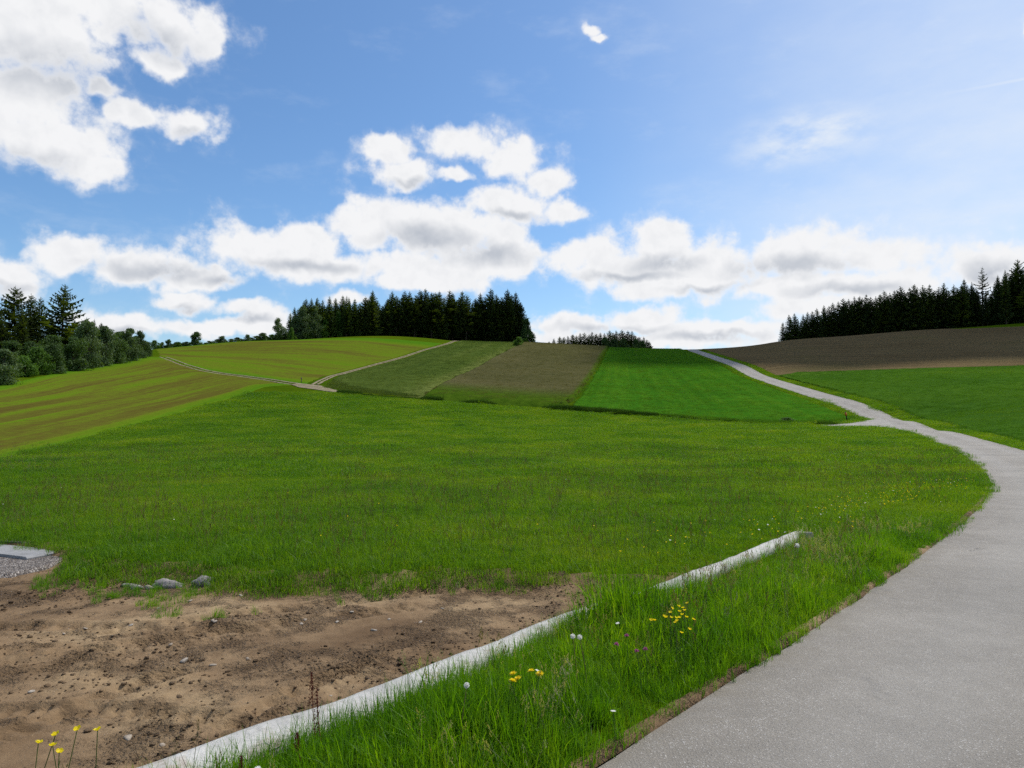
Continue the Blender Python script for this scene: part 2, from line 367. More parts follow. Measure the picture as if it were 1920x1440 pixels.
def ground_fn(T):
    P = pos(T)
    a = T.noise(P, .035, 5, .6); b = T.noise(P, .22, 6, .65); c = T.noise(P, 2.2, 4, .7)
    f = T.m('ADD', T.m('MULTIPLY', a, .5), T.m('ADD', T.m('MULTIPLY', b, .35), T.m('MULTIPLY', c, .3)))
    col = T.ramp(f, [(.38, (.026, .062, .003)), (.52, (.048, .090, .003)), (.62, (.068, .102, .004)), (.76, (.09, .108, .01))])
    h = T.m('ADD', T.noise(P, 3.0, 5, .7), T.m('MULTIPLY', T.noise(P, .5, 3, .6), .8))
    return bsdf(T, col, 1.0, .0, bump(T, h, .25, .8))
M_ground = material('meadow turf', ground_fn)
def soilish(dark, light, pale):
    def fn(T):
        P = pos(T)
        a = T.noise(P, .55, 5, .6); b = T.noise(P, 7, 6, .7); c = T.noise(P, 60, 3, .7)
        col = T.ramp(a, [(.36, dark), (.52, light), (.66, pale)])
        col = T.mix(T.rng_(b, .44, .68, .0, .5), col, dark)
        g2 = T.noise(P, 2.1, 5, .65); col = T.mix(T.rng_(g2, .52, .70, 0, .55), col, dark)
        col = T.mix(T.rng_(c, .62, .80, 0, .5), col, tuple(min(1, x * 1.7) for x in pale))
        vc = T.n('ShaderNodeTexVoronoi', {'Vector': T.vm('ADD', P, T.vm('MULTIPLY', T.noise(P, 30, 2, .5, out=1), (.03, .03, .03))), 'Scale': 34.0, 'Detail': 2.0}).outputs['Distance']
        h = T.m('ADD', T.m('MULTIPLY', T.noise(P, 45, 5, .75), T.rng_(g2, .42, .6, .25, .8)), T.m('SUBTRACT', T.m('MULTIPLY', b, T.rng_(g2, .42, .6, .2, .8)), T.m('MULTIPLY', vc, T.rng_(g2, .46, .62, .0, 1.2))))
        return bsdf(T, col, .95, .15, bump(T, h, .045, 1.0))
    return fn
M_soil = material('bare soil', soilish((.122, .076, .040), (.232, .155, .086), (.33, .236, .134)))
M_clod = material('clods', soilish((.085, .054, .031), (.15, .10, .058), (.20, .14, .085)))
def stone_fn(T):
    P = pos(T); r = T.n('ShaderNodeObjectInfo').outputs['Random']
    c = T.ramp(T.noise(P, 30, 5, .65), [(.3, (.20, .17, .14)), (.55, (.36, .32, .27)), (.75, (.50, .46, .40))])
    c = T.mix(T.m('MULTIPLY', r, .5), c, (.30, .22, .14))
    return bsdf(T, c, .85, .25, bump(T, T.noise(P, 90, 4, .7), .006))
M_stone = material('pebble stone', stone_fn)
M_rock = material('grey rock', lambda T: bsdf(T, T.ramp(T.noise(pos(T), 9, 6, .65), [(.3, (.13, .12, .12)), (.52, (.25, .23, .22)), (.7, (.36, .33, .31))]), .9, .2, bump(T, T.noise(pos(T), 14, 6, .7), .03)))
def concrete_fn(T):
    P = pos(T); a = T.noise(P, 2.2, 5, .6); b = T.noise(P, 22, 5, .7)
    c = T.ramp(T.m('ADD', T.m('MULTIPLY', a, .6), T.m('MULTIPLY', b, .4)), [(.34, (.28, .272, .255)), (.5, (.43, .42, .395)), (.66, (.55, .54, .51))])
    sp_ = T.n('ShaderNodeTexVoronoi', {'Vector': P, 'Scale': 55}); c = T.mix(T.rng_(sp_.outputs[0], .16, .08, 0, .7), c, (.16, .13, .10))
    mud = T.rng_(T.noise(P, 4.5, 5, .7), .52, .70, 0, .6); c = T.mix(mud, c, (.26, .20, .14))
    return bsdf(T, c, .9, .2, bump(T, T.m('ADD', b, T.m('MULTIPLY', T.noise(P, 6, 3), 2.0)), .012))
M_concrete = material('pale concrete', concrete_fn)
def asphalt_fn(T):
    P = pos(T)
    big = T.noise(P, .55, 5, .6); mid = T.noise(P, 5, 5, .7); fine = T.noise(P, 110, 3, .8)
    c = T.ramp(T.m('ADD', T.m('MULTIPLY', big, .45), T.m('ADD', T.m('MULTIPLY', mid, .2), T.m('MULTIPLY', fine, .5))), [(.36, (.122, .111, .095)), (.56, (.212, .193, .166)), (.78, (.315, .29, .253))])
    vo = T.n('ShaderNodeTexVoronoi', {'Vector': P, 'Scale': 95.0, 'Randomness': 1.0}); rc = T.n('ShaderNodeSeparateColor', {0: vo.outputs['Color']}).outputs[0]
    dot = T.m('MULTIPLY', T.rng_(T.m('ADD', vo.outputs[0], T.m('MULTIPLY', T.m('SUBTRACT', fine, .5), .5)), .42, .26), T.rng_(rc, .55, .85))
    c = T.mix(T.m('MULTIPLY', dot, T.rng_(mid, .35, .65, .35, .85)), c, (.50, .485, .46))
    vo2 = T.n('ShaderNodeTexVoronoi', {'Vector': P, 'Scale': 130.0}); rc2 = T.n('ShaderNodeSeparateColor', {0: vo2.outputs['Color']}).outputs[1]
    c = T.mix(T.m('MULTIPLY', T.m('MULTIPLY', T.rng_(vo2.outputs[0], .42, .25), T.rng_(rc2, .66, .72)), .6), c, (.05, .05, .052))
    u = T.n('ShaderNodeUVMap').outputs[0]; us = T.n('ShaderNodeSeparateXYZ', {0: u}).outputs[0]
    wheel = T.m('ADD', T.rng_(T.m('ABSOLUTE', T.m('SUBTRACT', us, .25)), .16, .02), T.rng_(T.m('ABSOLUTE', T.m('SUBTRACT', us, .74)), .16, .02), clamp=True)
    c = T.mix(T.m('MULTIPLY', wheel, .22), c, (.30, .29, .27))
    edge = T.m('MULTIPLY', T.rng_(us, .10, .0), T.rng_(T.noise(P, 3, 5, .7), .35, .65)); c = T.mix(T.m('MULTIPLY', edge, .6), c, (.19, .165, .13))
    st = T.rng_(T.noise(T.vm('MULTIPLY', P, (1, .45, 1)), 1.7, 5, .7), .58, .72, 0, .45); c = T.mix(st, c, (.11, .105, .10))
    dust = T.rng_(T.noise(T.vm('MULTIPLY', P, (.6, .25, 1)), 1.1, 5, .65), .55, .72, 0, .5); c = T.mix(T.m('MULTIPLY', dust, T.rng_(T.n('ShaderNodeSeparateXYZ', {0: P}).outputs[1], 18, 45)), c, (.23, .19, .145))
    ck = T.n('ShaderNodeTexVoronoi', {'Vector': T.vm('ADD', T.vm('MULTIPLY', P, (.34, .34, 0)), T.vm('MULTIPLY', T.noise(P, 1.6, 4, .6, out=1), (.55, .55, 0))), 'Scale': 1.0}, feature='DISTANCE_TO_EDGE').outputs['Distance']
    c = T.mix(T.m('MULTIPLY', T.rng_(ck, .0045, .001), T.rng_(T.noise(P, .5, 2), .5, .62, 0, .75)), c, (.06, .057, .053))
    h = T.m('ADD', fine, T.m('MULTIPLY', vo.outputs[0], -.7))
    return bsdf(T, c, .82, .3, bump(T, h, .006, .9))
M_asphalt = material('worn asphalt', asphalt_fn)
M_track = material('track gravel', lambda T: bsdf(T, T.ramp(T.noise(pos(T), .7, 6, .7), [(.3, (.13, .105, .060)), (.5, (.21, .175, .11)), (.7, (.28, .24, .16))]), .95, .1, bump(T, T.noise(pos(T), 9, 4, .7), .05)))
M_spur = material('pale gravel', lambda T: bsdf(T, T.ramp(T.noise(pos(T), .9, 6, .7), [(.3, (.24, .225, .20)), (.7, (.36, .345, .31))]), .95, .1, bump(T, T.noise(pos(T), 9, 4, .7), .05)))
def gravel_fn(T):
    P = pos(T); v = T.n('ShaderNodeTexVoronoi', {'Vector': P, 'Scale': 52.0})
    g = T.n('ShaderNodeSeparateColor', {0: v.outputs['Color']}).outputs[0]
    c = T.ramp(g, [(.2, (.10, .085, .075)), (.6, (.19, .16, .14)), (.95, (.42, .38, .34))])
    return bsdf(T, c, .9, .2, bump(T, T.m('MULTIPLY', v.outputs[0], -1), .03))
M_gravel = material('grey gravel', gravel_fn)
def uvs(T):
    s = T.n('ShaderNodeSeparateXYZ', {0: T.n('ShaderNodeUVMap').outputs[0]}); return s.outputs[0], s.outputs[1]
def hay_fn(k, seed, sh):
    def fn(T):
        P = pos(T); u, v = uvs(T)
        w = T.m('ADD', v, T.m('MULTIPLY', T.m('SUBTRACT', T.noise(P, .018, 3, .5), .5), .18))
        st = T.noise(T.comb(T.m('MULTIPLY', u, 1.1), T.m('MULTIPLY', w, k), seed), 1.0, 5, .62)
        st2 = T.noise(T.comb(T.m('MULTIPLY', u, 1.8), T.m('MULTIPLY', w, k * 3.6), seed + 3.), 1.0, 4, .6)
        n = T.noise(P, .9, 5, .7)
        f = T.m('ADD', T.m('MULTIPLY', st, .62), T.m('ADD', T.m('MULTIPLY', st2, .32), T.m('MULTIPLY', n, .30)))
        f = T.m('ADD', T.m('ADD', f, sh), T.m('MULTIPLY', T.rng_(v, .10, .0), -.2)); f = T.m('ADD', f, T.m('MULTIPLY', T.rng_(v, .82, 1.), -.28))
        c = T.ramp(f, [(.38, (.056, .138, .007)), (.50, (.084, .148, .008)), (.58, (.098, .134, .011)), (.65, (.090, .094, .014)), (.76, (.078, .062, .014))])
        return bsdf(T, c, 1., 0., bump(T, T.m('ADD', n, st2), .15))
    return fn
M_hay1 = material('mown hay', hay_fn(13.0, 1.0, .02)); M_hay2 = material('mown hay upper', hay_fn(8.0, 7.0, -.03))
def grain_fn(T):
    P = pos(T); u, v = uvs(T)
    f = T.m('ADD', T.m('MULTIPLY', T.noise(T.comb(T.m('MULTIPLY', u, 3.4), T.m('MULTIPLY', v, 1.2), 2.), 1., 4, .6), .65), T.m('MULTIPLY', T.noise(P, .8, 5, .7), .35))
    f = T.m('ADD', f, T.m('MULTIPLY', T.rng_(u, .62, .95), .10))
    c = T.ramp(f, [(.35, (.040, .068, .014)), (.52, (.066, .098, .019)), (.66, (.110, .135, .034))])
    return bsdf(T, c, 1., 0., bump(T, T.noise(P, 1.6, 5, .7), .2))
M_grain = material('young grain', grain_fn)
def rye_fn(T):
    P = pos(T); u, v = uvs(T)
    f = T.m('ADD', T.m('MULTIPLY', T.noise(P, .05, 4, .6), .45), T.m('MULTIPLY', T.noise(P, 1.3, 5, .75), .55))
    c = T.ramp(f, [(.36, (.058, .060, .024)), (.52, (.082, .078, .033)), (.68, (.104, .096, .043))])
    g = T.m('ADD', T.rng_(v, .13, .03), T.rng_(T.m('ADD', u, T.m('MULTIPLY', T.m('SUBTRACT', T.noise(P, .3, 3), .5), .06)), .95, 1.0), clamp=True)
    c = T.mix(g, c, T.ramp(T.noise(P, .6, 4), [(.3, (.032, .070, .005)), (.7, (.058, .105, .008))]))
    return bsdf(T, c, 1., 0., bump(T, T.noise(P, 1.6, 5, .75), .25))
M_rye = material('brown headed crop', rye_fn)
def clover_fn(T):
    P = pos(T); u, v = uvs(T)
    rows = T.noise(T.comb(T.m('MULTIPLY', u, 22.), T.m('MULTIPLY', v, 1.4), 1.), 1., 4, .6)
    f = T.m('ADD', T.m('MULTIPLY', rows, .35), T.m('ADD', T.m('MULTIPLY', T.noise(P, .06, 4, .6), .3), T.m('MULTIPLY', T.noise(P, .9, 6, .75), .45)))
    c = T.ramp(f, [(.38, (.020, .082, .006)), (.54, (.036, .125, .008)), (.70, (.068, .158, .010))])
    return bsdf(T, c, 1., 0., bump(T, T.noise(P, 1.3, 5, .75), .25))
M_clover = material('bright green crop', clover_fn)
def plough_fn(T):
    P = pos(T); u, v = uvs(T)
    rows = T.noise(T.comb(T.m('MULTIPLY', u, 1.5), T.m('MULTIPLY', v, 75.), 1.), 1., 3, .55)
    n = T.noise(P, 1.1, 5, .7); big = T.noise(P, .03, 4, .6)
    f = T.m('ADD', T.m('MULTIPLY', rows, .45), T.m('ADD', T.m('MULTIPLY', n, .3), T.m('MULTIPLY', big, .3)))
    c = T.ramp(f, [(.38, (.088, .066, .032)), (.52, (.135, .100, .050)), (.68, (.19, .145, .075))])
    c = T.mix(T.rng_(big, .5, .7, 0, .35), c, (.070, .075, .022))
    return bsdf(T, c, 1., 0., bump(T, T.m('ADD', rows, n), .6))
M_plough = material('tilled rows', plough_fn)
def barley_fn(T):
    P = pos(T)
    f = T.m('ADD', T.m('MULTIPLY', T.noise(P, .045, 4, .6), .55), T.m('MULTIPLY', T.noise(P, .9, 6, .7), .45))
    c = T.ramp(f, [(.36, (.030, .080, .010)), (.52, (.048, .110, .012)), (.68, (.076, .140, .014))])
    return bsdf(T, c, 1., 0., bump(T, T.noise(P, 1.5, 5, .75), .22))
M_barley = material('green barley', barley_fn)
def plain(name, c, rough=.7, spec=.3, trans=0):
    def fn(T):
        P = T.n('ShaderNodeTexCoord').outputs['Object']
        cc = T.mix(T.rng_(T.noise(P, 90, 3, .6), .3, .75, 0, .35), c, tuple(x * .65 for x in c)); d = bsdf(T, cc, rough, spec)
        if not trans: return d
        t = T.n('ShaderNodeBsdfTranslucent', {0: c}).outputs[0]; return T.n('ShaderNodeMixShader', {0: trans, 1: d, 2: t}).outputs[0]
    return material(name, fn)
M_yellow = plain('yellow petals', (.90, .72, .008), .5, .3, .45); M_white = plain('white petals', (.75, .74, .70), .6, .2, .3); M_purple = plain('clover heads', (.50, .13, .32), .7, .2, .35)
M_red = plain('sorrel heads', (.20, .045, .03), .8, .15, .15); M_stem = plain('green stems', (.06, .12, .02), .6, .2, .15); M_fluff = plain('seed fluff', (.85, .84, .80), .9, .1, .5)
M_bstem = plain('brown stems', (.14, .09, .05), .8, .15); M_post = plain('dark post paint', (.03, .028, .026), .7, .2); M_orange = plain('orange band', (.50, .16, .02), .5, .3); M_wood = plain('weathered wood', (.16, .13, .10), .9, .1)
M_cloud = material('cloud white', lambda T: T.n('ShaderNodeMixShader', {0: .5, 1: T.n('ShaderNodeBsdfDiffuse', {0: (.85, .85, .86)}).outputs[0], 2: T.n('ShaderNodeBsdfTranslucent', {0: (.85, .85, .86)}).outputs[0]}).outputs[0])

# ------------------------------------------------------------------ ground sheet
def build_ground():
    ang = np.r_[np.arange(-180, -64, 4.0), np.arange(-64, 64, .4), np.arange(64, 180.1, 4.0)]
    ang[0] = -180; ang[-1] = 180
    r = [0.3]
    while r[-1] < 9000:
        x = r[-1]; r.append(x * (1.018 if x < 40 else 1.013 if x < 450 else 1.10) + .01)
    r = np.array(r); A, Rr = np.meshgrid(np.radians(ang), r)
    X = Rr * np.sin(A); Y = Rr * np.cos(A); Z = gz(X.ravel(), Y.ravel(), True).reshape(X.shape)
    V = np.stack([X, Y, Z], -1).reshape(-1, 3); Fc = grid_faces(len(ang), len(r))
    c = len(V); V = np.vstack([V, [[0, 0, float(gz(np.array([0.]), np.array([0.]), True)[0])]]])
    me = mesh('ground', V, Fc[:, ::-1])
    return obj('ground', me, M_ground, kind='structure', label='rolling green meadow land running up to the hill crest')
build_ground()

def coons(bottom, top, left, right, nu, nv):
    B, Tp, L, Rt = resample(bottom, nu), resample(top, nu), resample(left, nv), resample(right, nv)
    u = np.linspace(0, 1, nu)[None, :, None]; v = np.linspace(0, 1, nv)[:, None, None]
    S = (1 - v) * B[None] + v * Tp[None] + (1 - u) * L[:, None] + u * Rt[:, None] - ((1 - u) * (1 - v) * B[0] + u * (1 - v) * B[-1] + (1 - u) * v * Tp[0] + u * v * Tp[-1])
    return S
def field(name, mat, label, bottom, top, left=None, right=None, h=.12, nu=90, nv=90, rag=.5):
    bottom, top = np.asarray(bottom), np.asarray(top)
    left = np.vstack([bottom[0], top[0]]) if left is None else np.asarray(left); right = np.vstack([bottom[-1], top[-1]]) if right is None else np.asarray(right)
    S = coons(bottom, top, left, right, nu, nv)
    U_, V_ = np.meshgrid(np.linspace(0, 1, nu), np.linspace(0, 1, nv))
    X, Y = S[..., 0], S[..., 1]
    e = np.minimum.reduce([U_, 1 - U_, V_, 1 - V_])
    k = rag * (e < .015)
    X = X + k * (fbm(X, Y, .5, 3, 11) - .5) * 2; Y = Y + k * (fbm(X, Y, .5, 3, 12) - .5) * 4
    Z = tz(X.ravel(), Y.ravel()).reshape(X.shape) + np.where(e > 1e-6, h, -.05) 
    Z = Z + np.where(e > .01, (fbm(X, Y, .35, 4, 21) - .5) * min(.05, h * .5), 0)
    me = mesh(name, np.stack([X, Y, Z], -1), grid_faces(nu, nv), uv=np.stack([U_, V_], -1).reshape(-1, 2))
    return obj(name, me, mat, kind='structure', label=label)
TRACK_A = [(306,670),(344,684),(382,695),(410,700),(450,705),(500,712),(535,718),(560,721.5),(580,724)]
TRACK_B = [(590,722),(600,716),(622,705.5),(663,695),(704,683.7),(748,672),(791.6,657.5),(821,650),(842,644),(862,None,288),(880,None,305)]
TA, TB = pl(TRACK_A), pl(TRACK_B)
field('hay_field', M_hay1, 'mown yellow-green hay field with brown swath lines below the left hedge',
      pl([(-120,893),(0,860),(150,825),(300,785),(400,757),(500,727),(562,723)]), pl([(-120,742),(0,722),(100,700),(200,682),(270,670),(302,671)]), right=TA[::-1][1:], h=.06)
field('hay_field', M_hay2, 'upper mown hay field between the two farm tracks below the wood',
      TA[:-1], np.vstack([col_at(286, 240)[:2], col_at(450, 262)[:2], col_at(600, 285)[:2], col_at(720, 298)[:2], col_at(840, 296)[:2]]), right=TB[:-2] - [1.5, 0], h=.06)
field('grain_field', M_grain, 'pale grey-green grain field rising beside the farm track',
      pl([(606,729),(650,738),(700,743),(790,748)]), np.vstack([col_at(875, 297)[:2], col_at(985, 305)[:2]]), left=TB[1:] + [2.2, 0], right=pl([(790,748),(850,712),(920,675),(975,648),(985,None,305)]), h=.35, rag=.7)
field('crop_field', M_rye, 'brown olive crop field in the middle of the hillside',
      pl([(792,748),(900,757),(1000,764),(1062,767)]), np.vstack([col_at(987, 305)[:2], col_at(1060, 300)[:2], col_at(1141, 285)[:2]]), left=pl([(792,748),(852,712),(922,675),(977,648),(987,None,305)]), right=pl([(1062,767),(1085,742),(1110,705),(1128,672),(1140,654),(1141,None,285)]), h=.65, rag=.6)
_rl = RLs[(RLs[:, 1] > 84) & (RLs[:, 1] < 295)] - [2.2, 0]
field('clover_field', M_clover, 'bright green crop field between the brown crop and the road',
      np.vstack([pl([(1068,767),(1164,776),(1281,784),(1397,791),(1485,794),(1560,794)]), [_rl[0]]]), np.vstack([col_at(1143, 285)[:2], col_at(1220, 290)[:2], [_rl[-1]]]), left=pl([(1068,767),(1090,742),(1114,705),(1131,672),(1142,654),(1143,None,285)]), right=_rl[::6], h=.28, rag=.5)
_rr = RR[(RR[:, 1] > 38) & (RR[:, 1] < 300)]
_j = np.argmin(abs(_rr[:, 1] - 152))
_pb = np.vstack([_rr[_j] + [2.0, 0], pl([(1500,699),(1600,696),(1700,693),(1800,690),(1920,687),(2080,683)])])
field('ploughed_field', M_plough, 'dark brown tilled field on the right hillside below the spruce plantation',
      _pb, np.vstack([_rr[-1] + [3, 0], col_at(1460, 316)[:2], col_at(1600, 300)[:2], col_at(1700, 284)[:2], col_at(1760, 268)[:2], hit(1800, 617)[:2], hit(1920, 612)[:2], hit(2080, 606)[:2]]), left=(_rr[_j:] + np.array([2.2, 0]))[::8], h=.10, nu=110, nv=120)
field('barley_field', M_barley, 'green young barley field to the right of the road',
      (_rr[:_j] + np.array([2.4, 0]))[::-1][::5], _pb, h=.22, rag=.5, nu=140)

# ------------------------------------------------------------------ roads and tracks
def strip(name, L, Rt, mat, label, dz, nx=9, rag=0, seed=0, kind='structure', edge=-.06, join=None):
    n = len(L); u = np.linspace(0, 1, nx)
    S = L[:, None] * (1 - u[None, :, None]) + Rt[:, None] * u[None, :, None]
    if rag:
        w = Rt - L; w /= np.linalg.norm(w, axis=1)[:, None]; s = np.arange(n)
        S[:, 0] += w * ((fbm(S[:, 0, 0], S[:, 0, 1], 1.2 / max(rag, .05), 3, seed) - .5) * 2 * rag)[:, None]; S[:, -1] += w * ((fbm(S[:, -1, 0], S[:, -1, 1], 1.2 / max(rag, .05), 3, seed + 5) - .5) * 2 * rag)[:, None]
    Z = tz(S[..., 0].ravel(), S[..., 1].ravel()).reshape(S.shape[:2]) + dz; Z[:, 0] += edge; Z[:, -1] += edge
    uv = np.stack([np.broadcast_to(u, S.shape[:2]), np.broadcast_to(np.arange(n)[:, None] / n, S.shape[:2])], -1).reshape(-1, 2)
    V = np.concatenate([S, Z[..., None]], -1).reshape(-1, 3); Fc = grid_faces(nx, n)
    if join is not None: join.append((V, Fc, uv)); return
    return obj(name, mesh(name, V, Fc, uv), mat, kind=kind, label=label)
strip('road', RLs, RR, M_asphalt, 'narrow grey asphalt road curving right then climbing the hill', .012, nx=31, rag=.03, edge=-.012)
def joined(name, parts, mat, label, kind='structure'):
    V = []; Fc = []; U_ = []; n = 0
    for a, b, c in parts: V.append(a); Fc.append(b + n); U_.append(c); n += len(a)
    return obj(name, mesh(name, np.vstack(V), np.vstack(Fc), np.vstack(U_)), mat, kind=kind, label=label)
def ruts(name, P, gap, w, label, dz=.12, n=160, parts=None, seed=3):
    P = smooth(resample(P, n), 6); N = normals2(P); parts = []
    for s in (-1, 1):
        c = P + N * (s * gap / 2); strip('', c - N * w / 2, c + N * w / 2, None, '', dz, 5, .22, seed + s, join=parts)
    joined(name, parts, M_track, label)
ruts('farm_track', TA, 1.6, .5, 'pale two-rut farm track running up to the left crest')
ruts('farm_track', TB, .9, .5, 'pale farm track climbing beside the grain field to the wood', seed=9)
jp = []
Pj = pl([(556,720.5),(575,724),(600,729),(625,734),(655,737.5)]); Pj = smooth(resample(Pj, 40), 3); N = normals2(Pj); wj = np.interp(np.linspace(0, 1, 40), [0, .3, .5, .8, 1], [1.0, 2.0, 1.5, .9, .35])[:, None]
strip('', Pj - N * wj, Pj + N * wj, None, '', .135, 5, .2, 4, join=jp)
joined('farm_track', jp, M_track, 'bare gravel patch where the two farm tracks meet')
sp_b = resample(pl([(1540,799),(1600,801),(1655,803.5),(1712,813)]), 40); sp_t = resample(pl([(1540,797),(1595,793.5),(1622,789),(1650,783)]), 40)
strip('side_track', sp_t, sp_b, M_spur, 'pale gravel spur leaving the road at the junction', .06, 7, .15, edge=-.04)
# dark crumbly edge between verge and asphalt
ed = RLs[(RLs[:, 1] < 26) & (RLs[:, 1] > -3)]; ed = resample(ed, 500); N = normals2(ed)
wd = .045 + .10 * fbm(np.arange(500) * .06, np.zeros(500), 1, 4, 8)
es = ed - N * (.07 + wd * .3)[:, None]; ee = ed + N * (wd * .6 - .06)[:, None]
S = es[:, None] * (1 - np.linspace(0, 1, 7)[None, :, None]) + ee[:, None] * np.linspace(0, 1, 7)[None, :, None]
Z = tz(S[..., 0].ravel(), S[..., 1].ravel()).reshape(S.shape[:2]) + .022 + .035 * (fbm(S[..., 0], S[..., 1], 14, 4, 2) - .42); Z[:, -2] = np.minimum(Z[:, -2], tz(S[:, -2, 0], S[:, -2, 1]) + .019); Z[:, -1] = tz(S[:, -1, 0], S[:, -1, 1]) - .012; Z[:, 0] -= .03
obj('soil_edge', mesh('soil_edge', np.concatenate([S, Z[..., None]], -1), grid_faces(7, 500)), M_soil, kind='structure', label='crumbled brown soil along the edge of the asphalt')

# ------------------------------------------------------------------ bare soil patch
def soil_z(X, Y):
    b = gz(X, Y)
    X = np.asarray(X, float); Y = np.asarray(Y, float)
    rough = sstep(.46, .66, fbm(X + 3, Y, .75, 3, 31)) ; dk = seg_dist(X, Y, K1r)
    rough = np.clip(rough + .8 * sstep(.9, .2, dk) * sstep(.35, .6, fbm(X, Y, 1.3, 2, 33)), 0, 1)
    h = .05 * (fbm(X, Y, .45, 3, 41) - .5) + .02 * (fbm(X, Y, 2.2, 3, 42) - .5)
    cl = fbm(X * 1.0, Y * 1.0, 10, 4, 43, .7); cl2 = np.abs(fbm(X, Y, 5.5, 3, 44) - .5) * 2
    h = h + rough * (.075 * (cl - .5) + .022 * (1 - cl2)) + (1 - rough) * .012 * (fbm(X, Y, 16, 3, 45) - .5)
    # wheel marks left by the digger
    for (a, b2, c, d, w, lug) in TYRES:
        t = np.clip(((X - a) * (c - a) + (Y - b2) * (d - b2)) / ((c - a) ** 2 + (d - b2) ** 2), 0, 1)
        px = a + t * (c - a); py = b2 + t * (d - b2); L = math.hypot(c - a, d - b2)
        off = (X - px) * -(d - b2) / L + (Y - py) * (c - a) / L - .12 * np.sin(t * 3.1)
        m = sstep(w, w * .55, np.abs(off)) * sstep(0, .08, t) * sstep(1, .92, t) * sstep(.25, .5, fbm(X, Y, 1.1, 2, 55))
        h = h - m * (.022 + .02 * (np.sin(t * L * lug + np.abs(off) * 14) > .2)) + .012 * sstep(w * .5, 0, np.abs(np.abs(off) - w * 1.1)) * sstep(0, .1, t) * sstep(1, .9, t)
    return b + h * sstep(.05, -.25, sdf(X, Y, DIRT)) + .01
TYRES = [(-5.2, 4.2, -.6, 6.9, .17, 46), (-4.6, 5.3, -.2, 7.6, .16, 46), (-3.2, 3.0, -2.2, 5.2, .13, 50), (-3.8, 4.4, -1.4, 4.2, .12, 55), (-1.7, 4.1, -.5, 5.6, .10, 40), (-6.0, 6.3, -2.0, 6.0, .16, 46)]
def build_soil():
    s = .021; xs = np.arange(-11.5, 2.6, s); ys = np.arange(.8, 11.2, s); X, Y = np.meshgrid(xs, ys)
    near = sdf(X[::4, ::4].ravel(), Y[::4, ::4].ravel(), DIRT).reshape(X[::4, ::4].shape)
    D = np.repeat(np.repeat(near, 4, 0), 4, 1)[:X.shape[0], :X.shape[1]]
    idx = -np.ones(X.size, np.int64); keep = (D < .16).ravel(); idx[keep] = np.arange(keep.sum())
    x, y = X.ravel()[keep], Y.ravel()[keep]; z = soil_z(x, y)
    Fc = grid_faces(len(xs), len(ys)); ok = keep[Fc].all(1); Fc = idx[Fc[ok]]
    return obj('bare_soil', mesh('bare_soil', np.stack([x, y, z], -1), Fc), M_soil, kind='structure', label='bare brown soil with wheel marks and clods left of the concrete strip')
build_soil()
def icos(sub):
    import bmesh
    b = bmesh.new(); bmesh.ops.create_icosphere(b, subdivisions=sub, radius=1); V = np.array([v.co[:] for v in b.verts]); Fc = np.array([[v.index for v in f.verts] for f in b.faces]); b.free(); return V, Fc
ICO1, ICO2, ICO3 = icos(1), icos(2), icos(3)
def lump(seed, sub=ICO2, amp=.35, flat=.6):
    g = np.random.default_rng(seed); V, Fc = sub; V = V.copy(); ph = g.uniform(0, 6, (5, 3)); fr = g.normal(0, 1.4, (5, 3))
    d = sum(np.sin(V @ fr[i] * 1.6 + ph[i, 0]) for i in range(5)) / 5
    for _ in range(4):
        nrm = g.normal(0, 1, 3); nrm /= np.linalg.norm(nrm); q = V @ nrm; c = g.uniform(.5, .85); V = V - np.maximum(q - c, 0)[:, None] * nrm * .9
    return V * (1 + amp * d)[:, None] * [1, g.uniform(.65, .95), flat], Fc
# loose clods: uncountable crumbs
def build_clods():
    V = []; Fc = []; n = 0; base = [lump(100 + i, ICO1, .55, .5) for i in range(8)]
    c = 0
    while c < 16000:
        x, y = rng.uniform(-9, 1.8), rng.uniform(1.5, 9.4)
        if abs(x) > .78 * y + .5: continue
        c += 1; V.append((x, y))
    P = np.array(V); ok = sdf(P[:, 0], P[:, 1], DIRT) < -.02
    r = fbm(P[:, 0] + 3, P[:, 1], .75, 3, 31); dk = seg_dist(P[:, 0], P[:, 1], K1r)
    ok &= (r + .25 * sstep(.9, .1, dk) + rng.uniform(-.14, .14, len(P))) > .50
    P = P[ok]; z = soil_z(P[:, 0], P[:, 1]); V = []
    for (x, y), zz in zip(P, z):
        b, f = base[rng.integers(8)]; s = min(.022, .0075 * math.exp(rng.normal(0, .45))) * (1 + .05 * y); a = rng.uniform(0, 6.28); ca, sa = math.cos(a), math.sin(a)
        q = b * s; V.append(np.stack([q[:, 0] * ca - q[:, 1] * sa + x, q[:, 0] * sa + q[:, 1] * ca + y, q[:, 2] + zz + s * .25], -1)); Fc.append(f + n); n += len(b)
    obj('soil_crumbs', mesh('soil_crumbs', np.vstack(V), np.vstack(Fc), smooth_=False), M_clod, kind='stuff', label='dark soil crumbs and clods strewn over the bare soil')
build_clods()
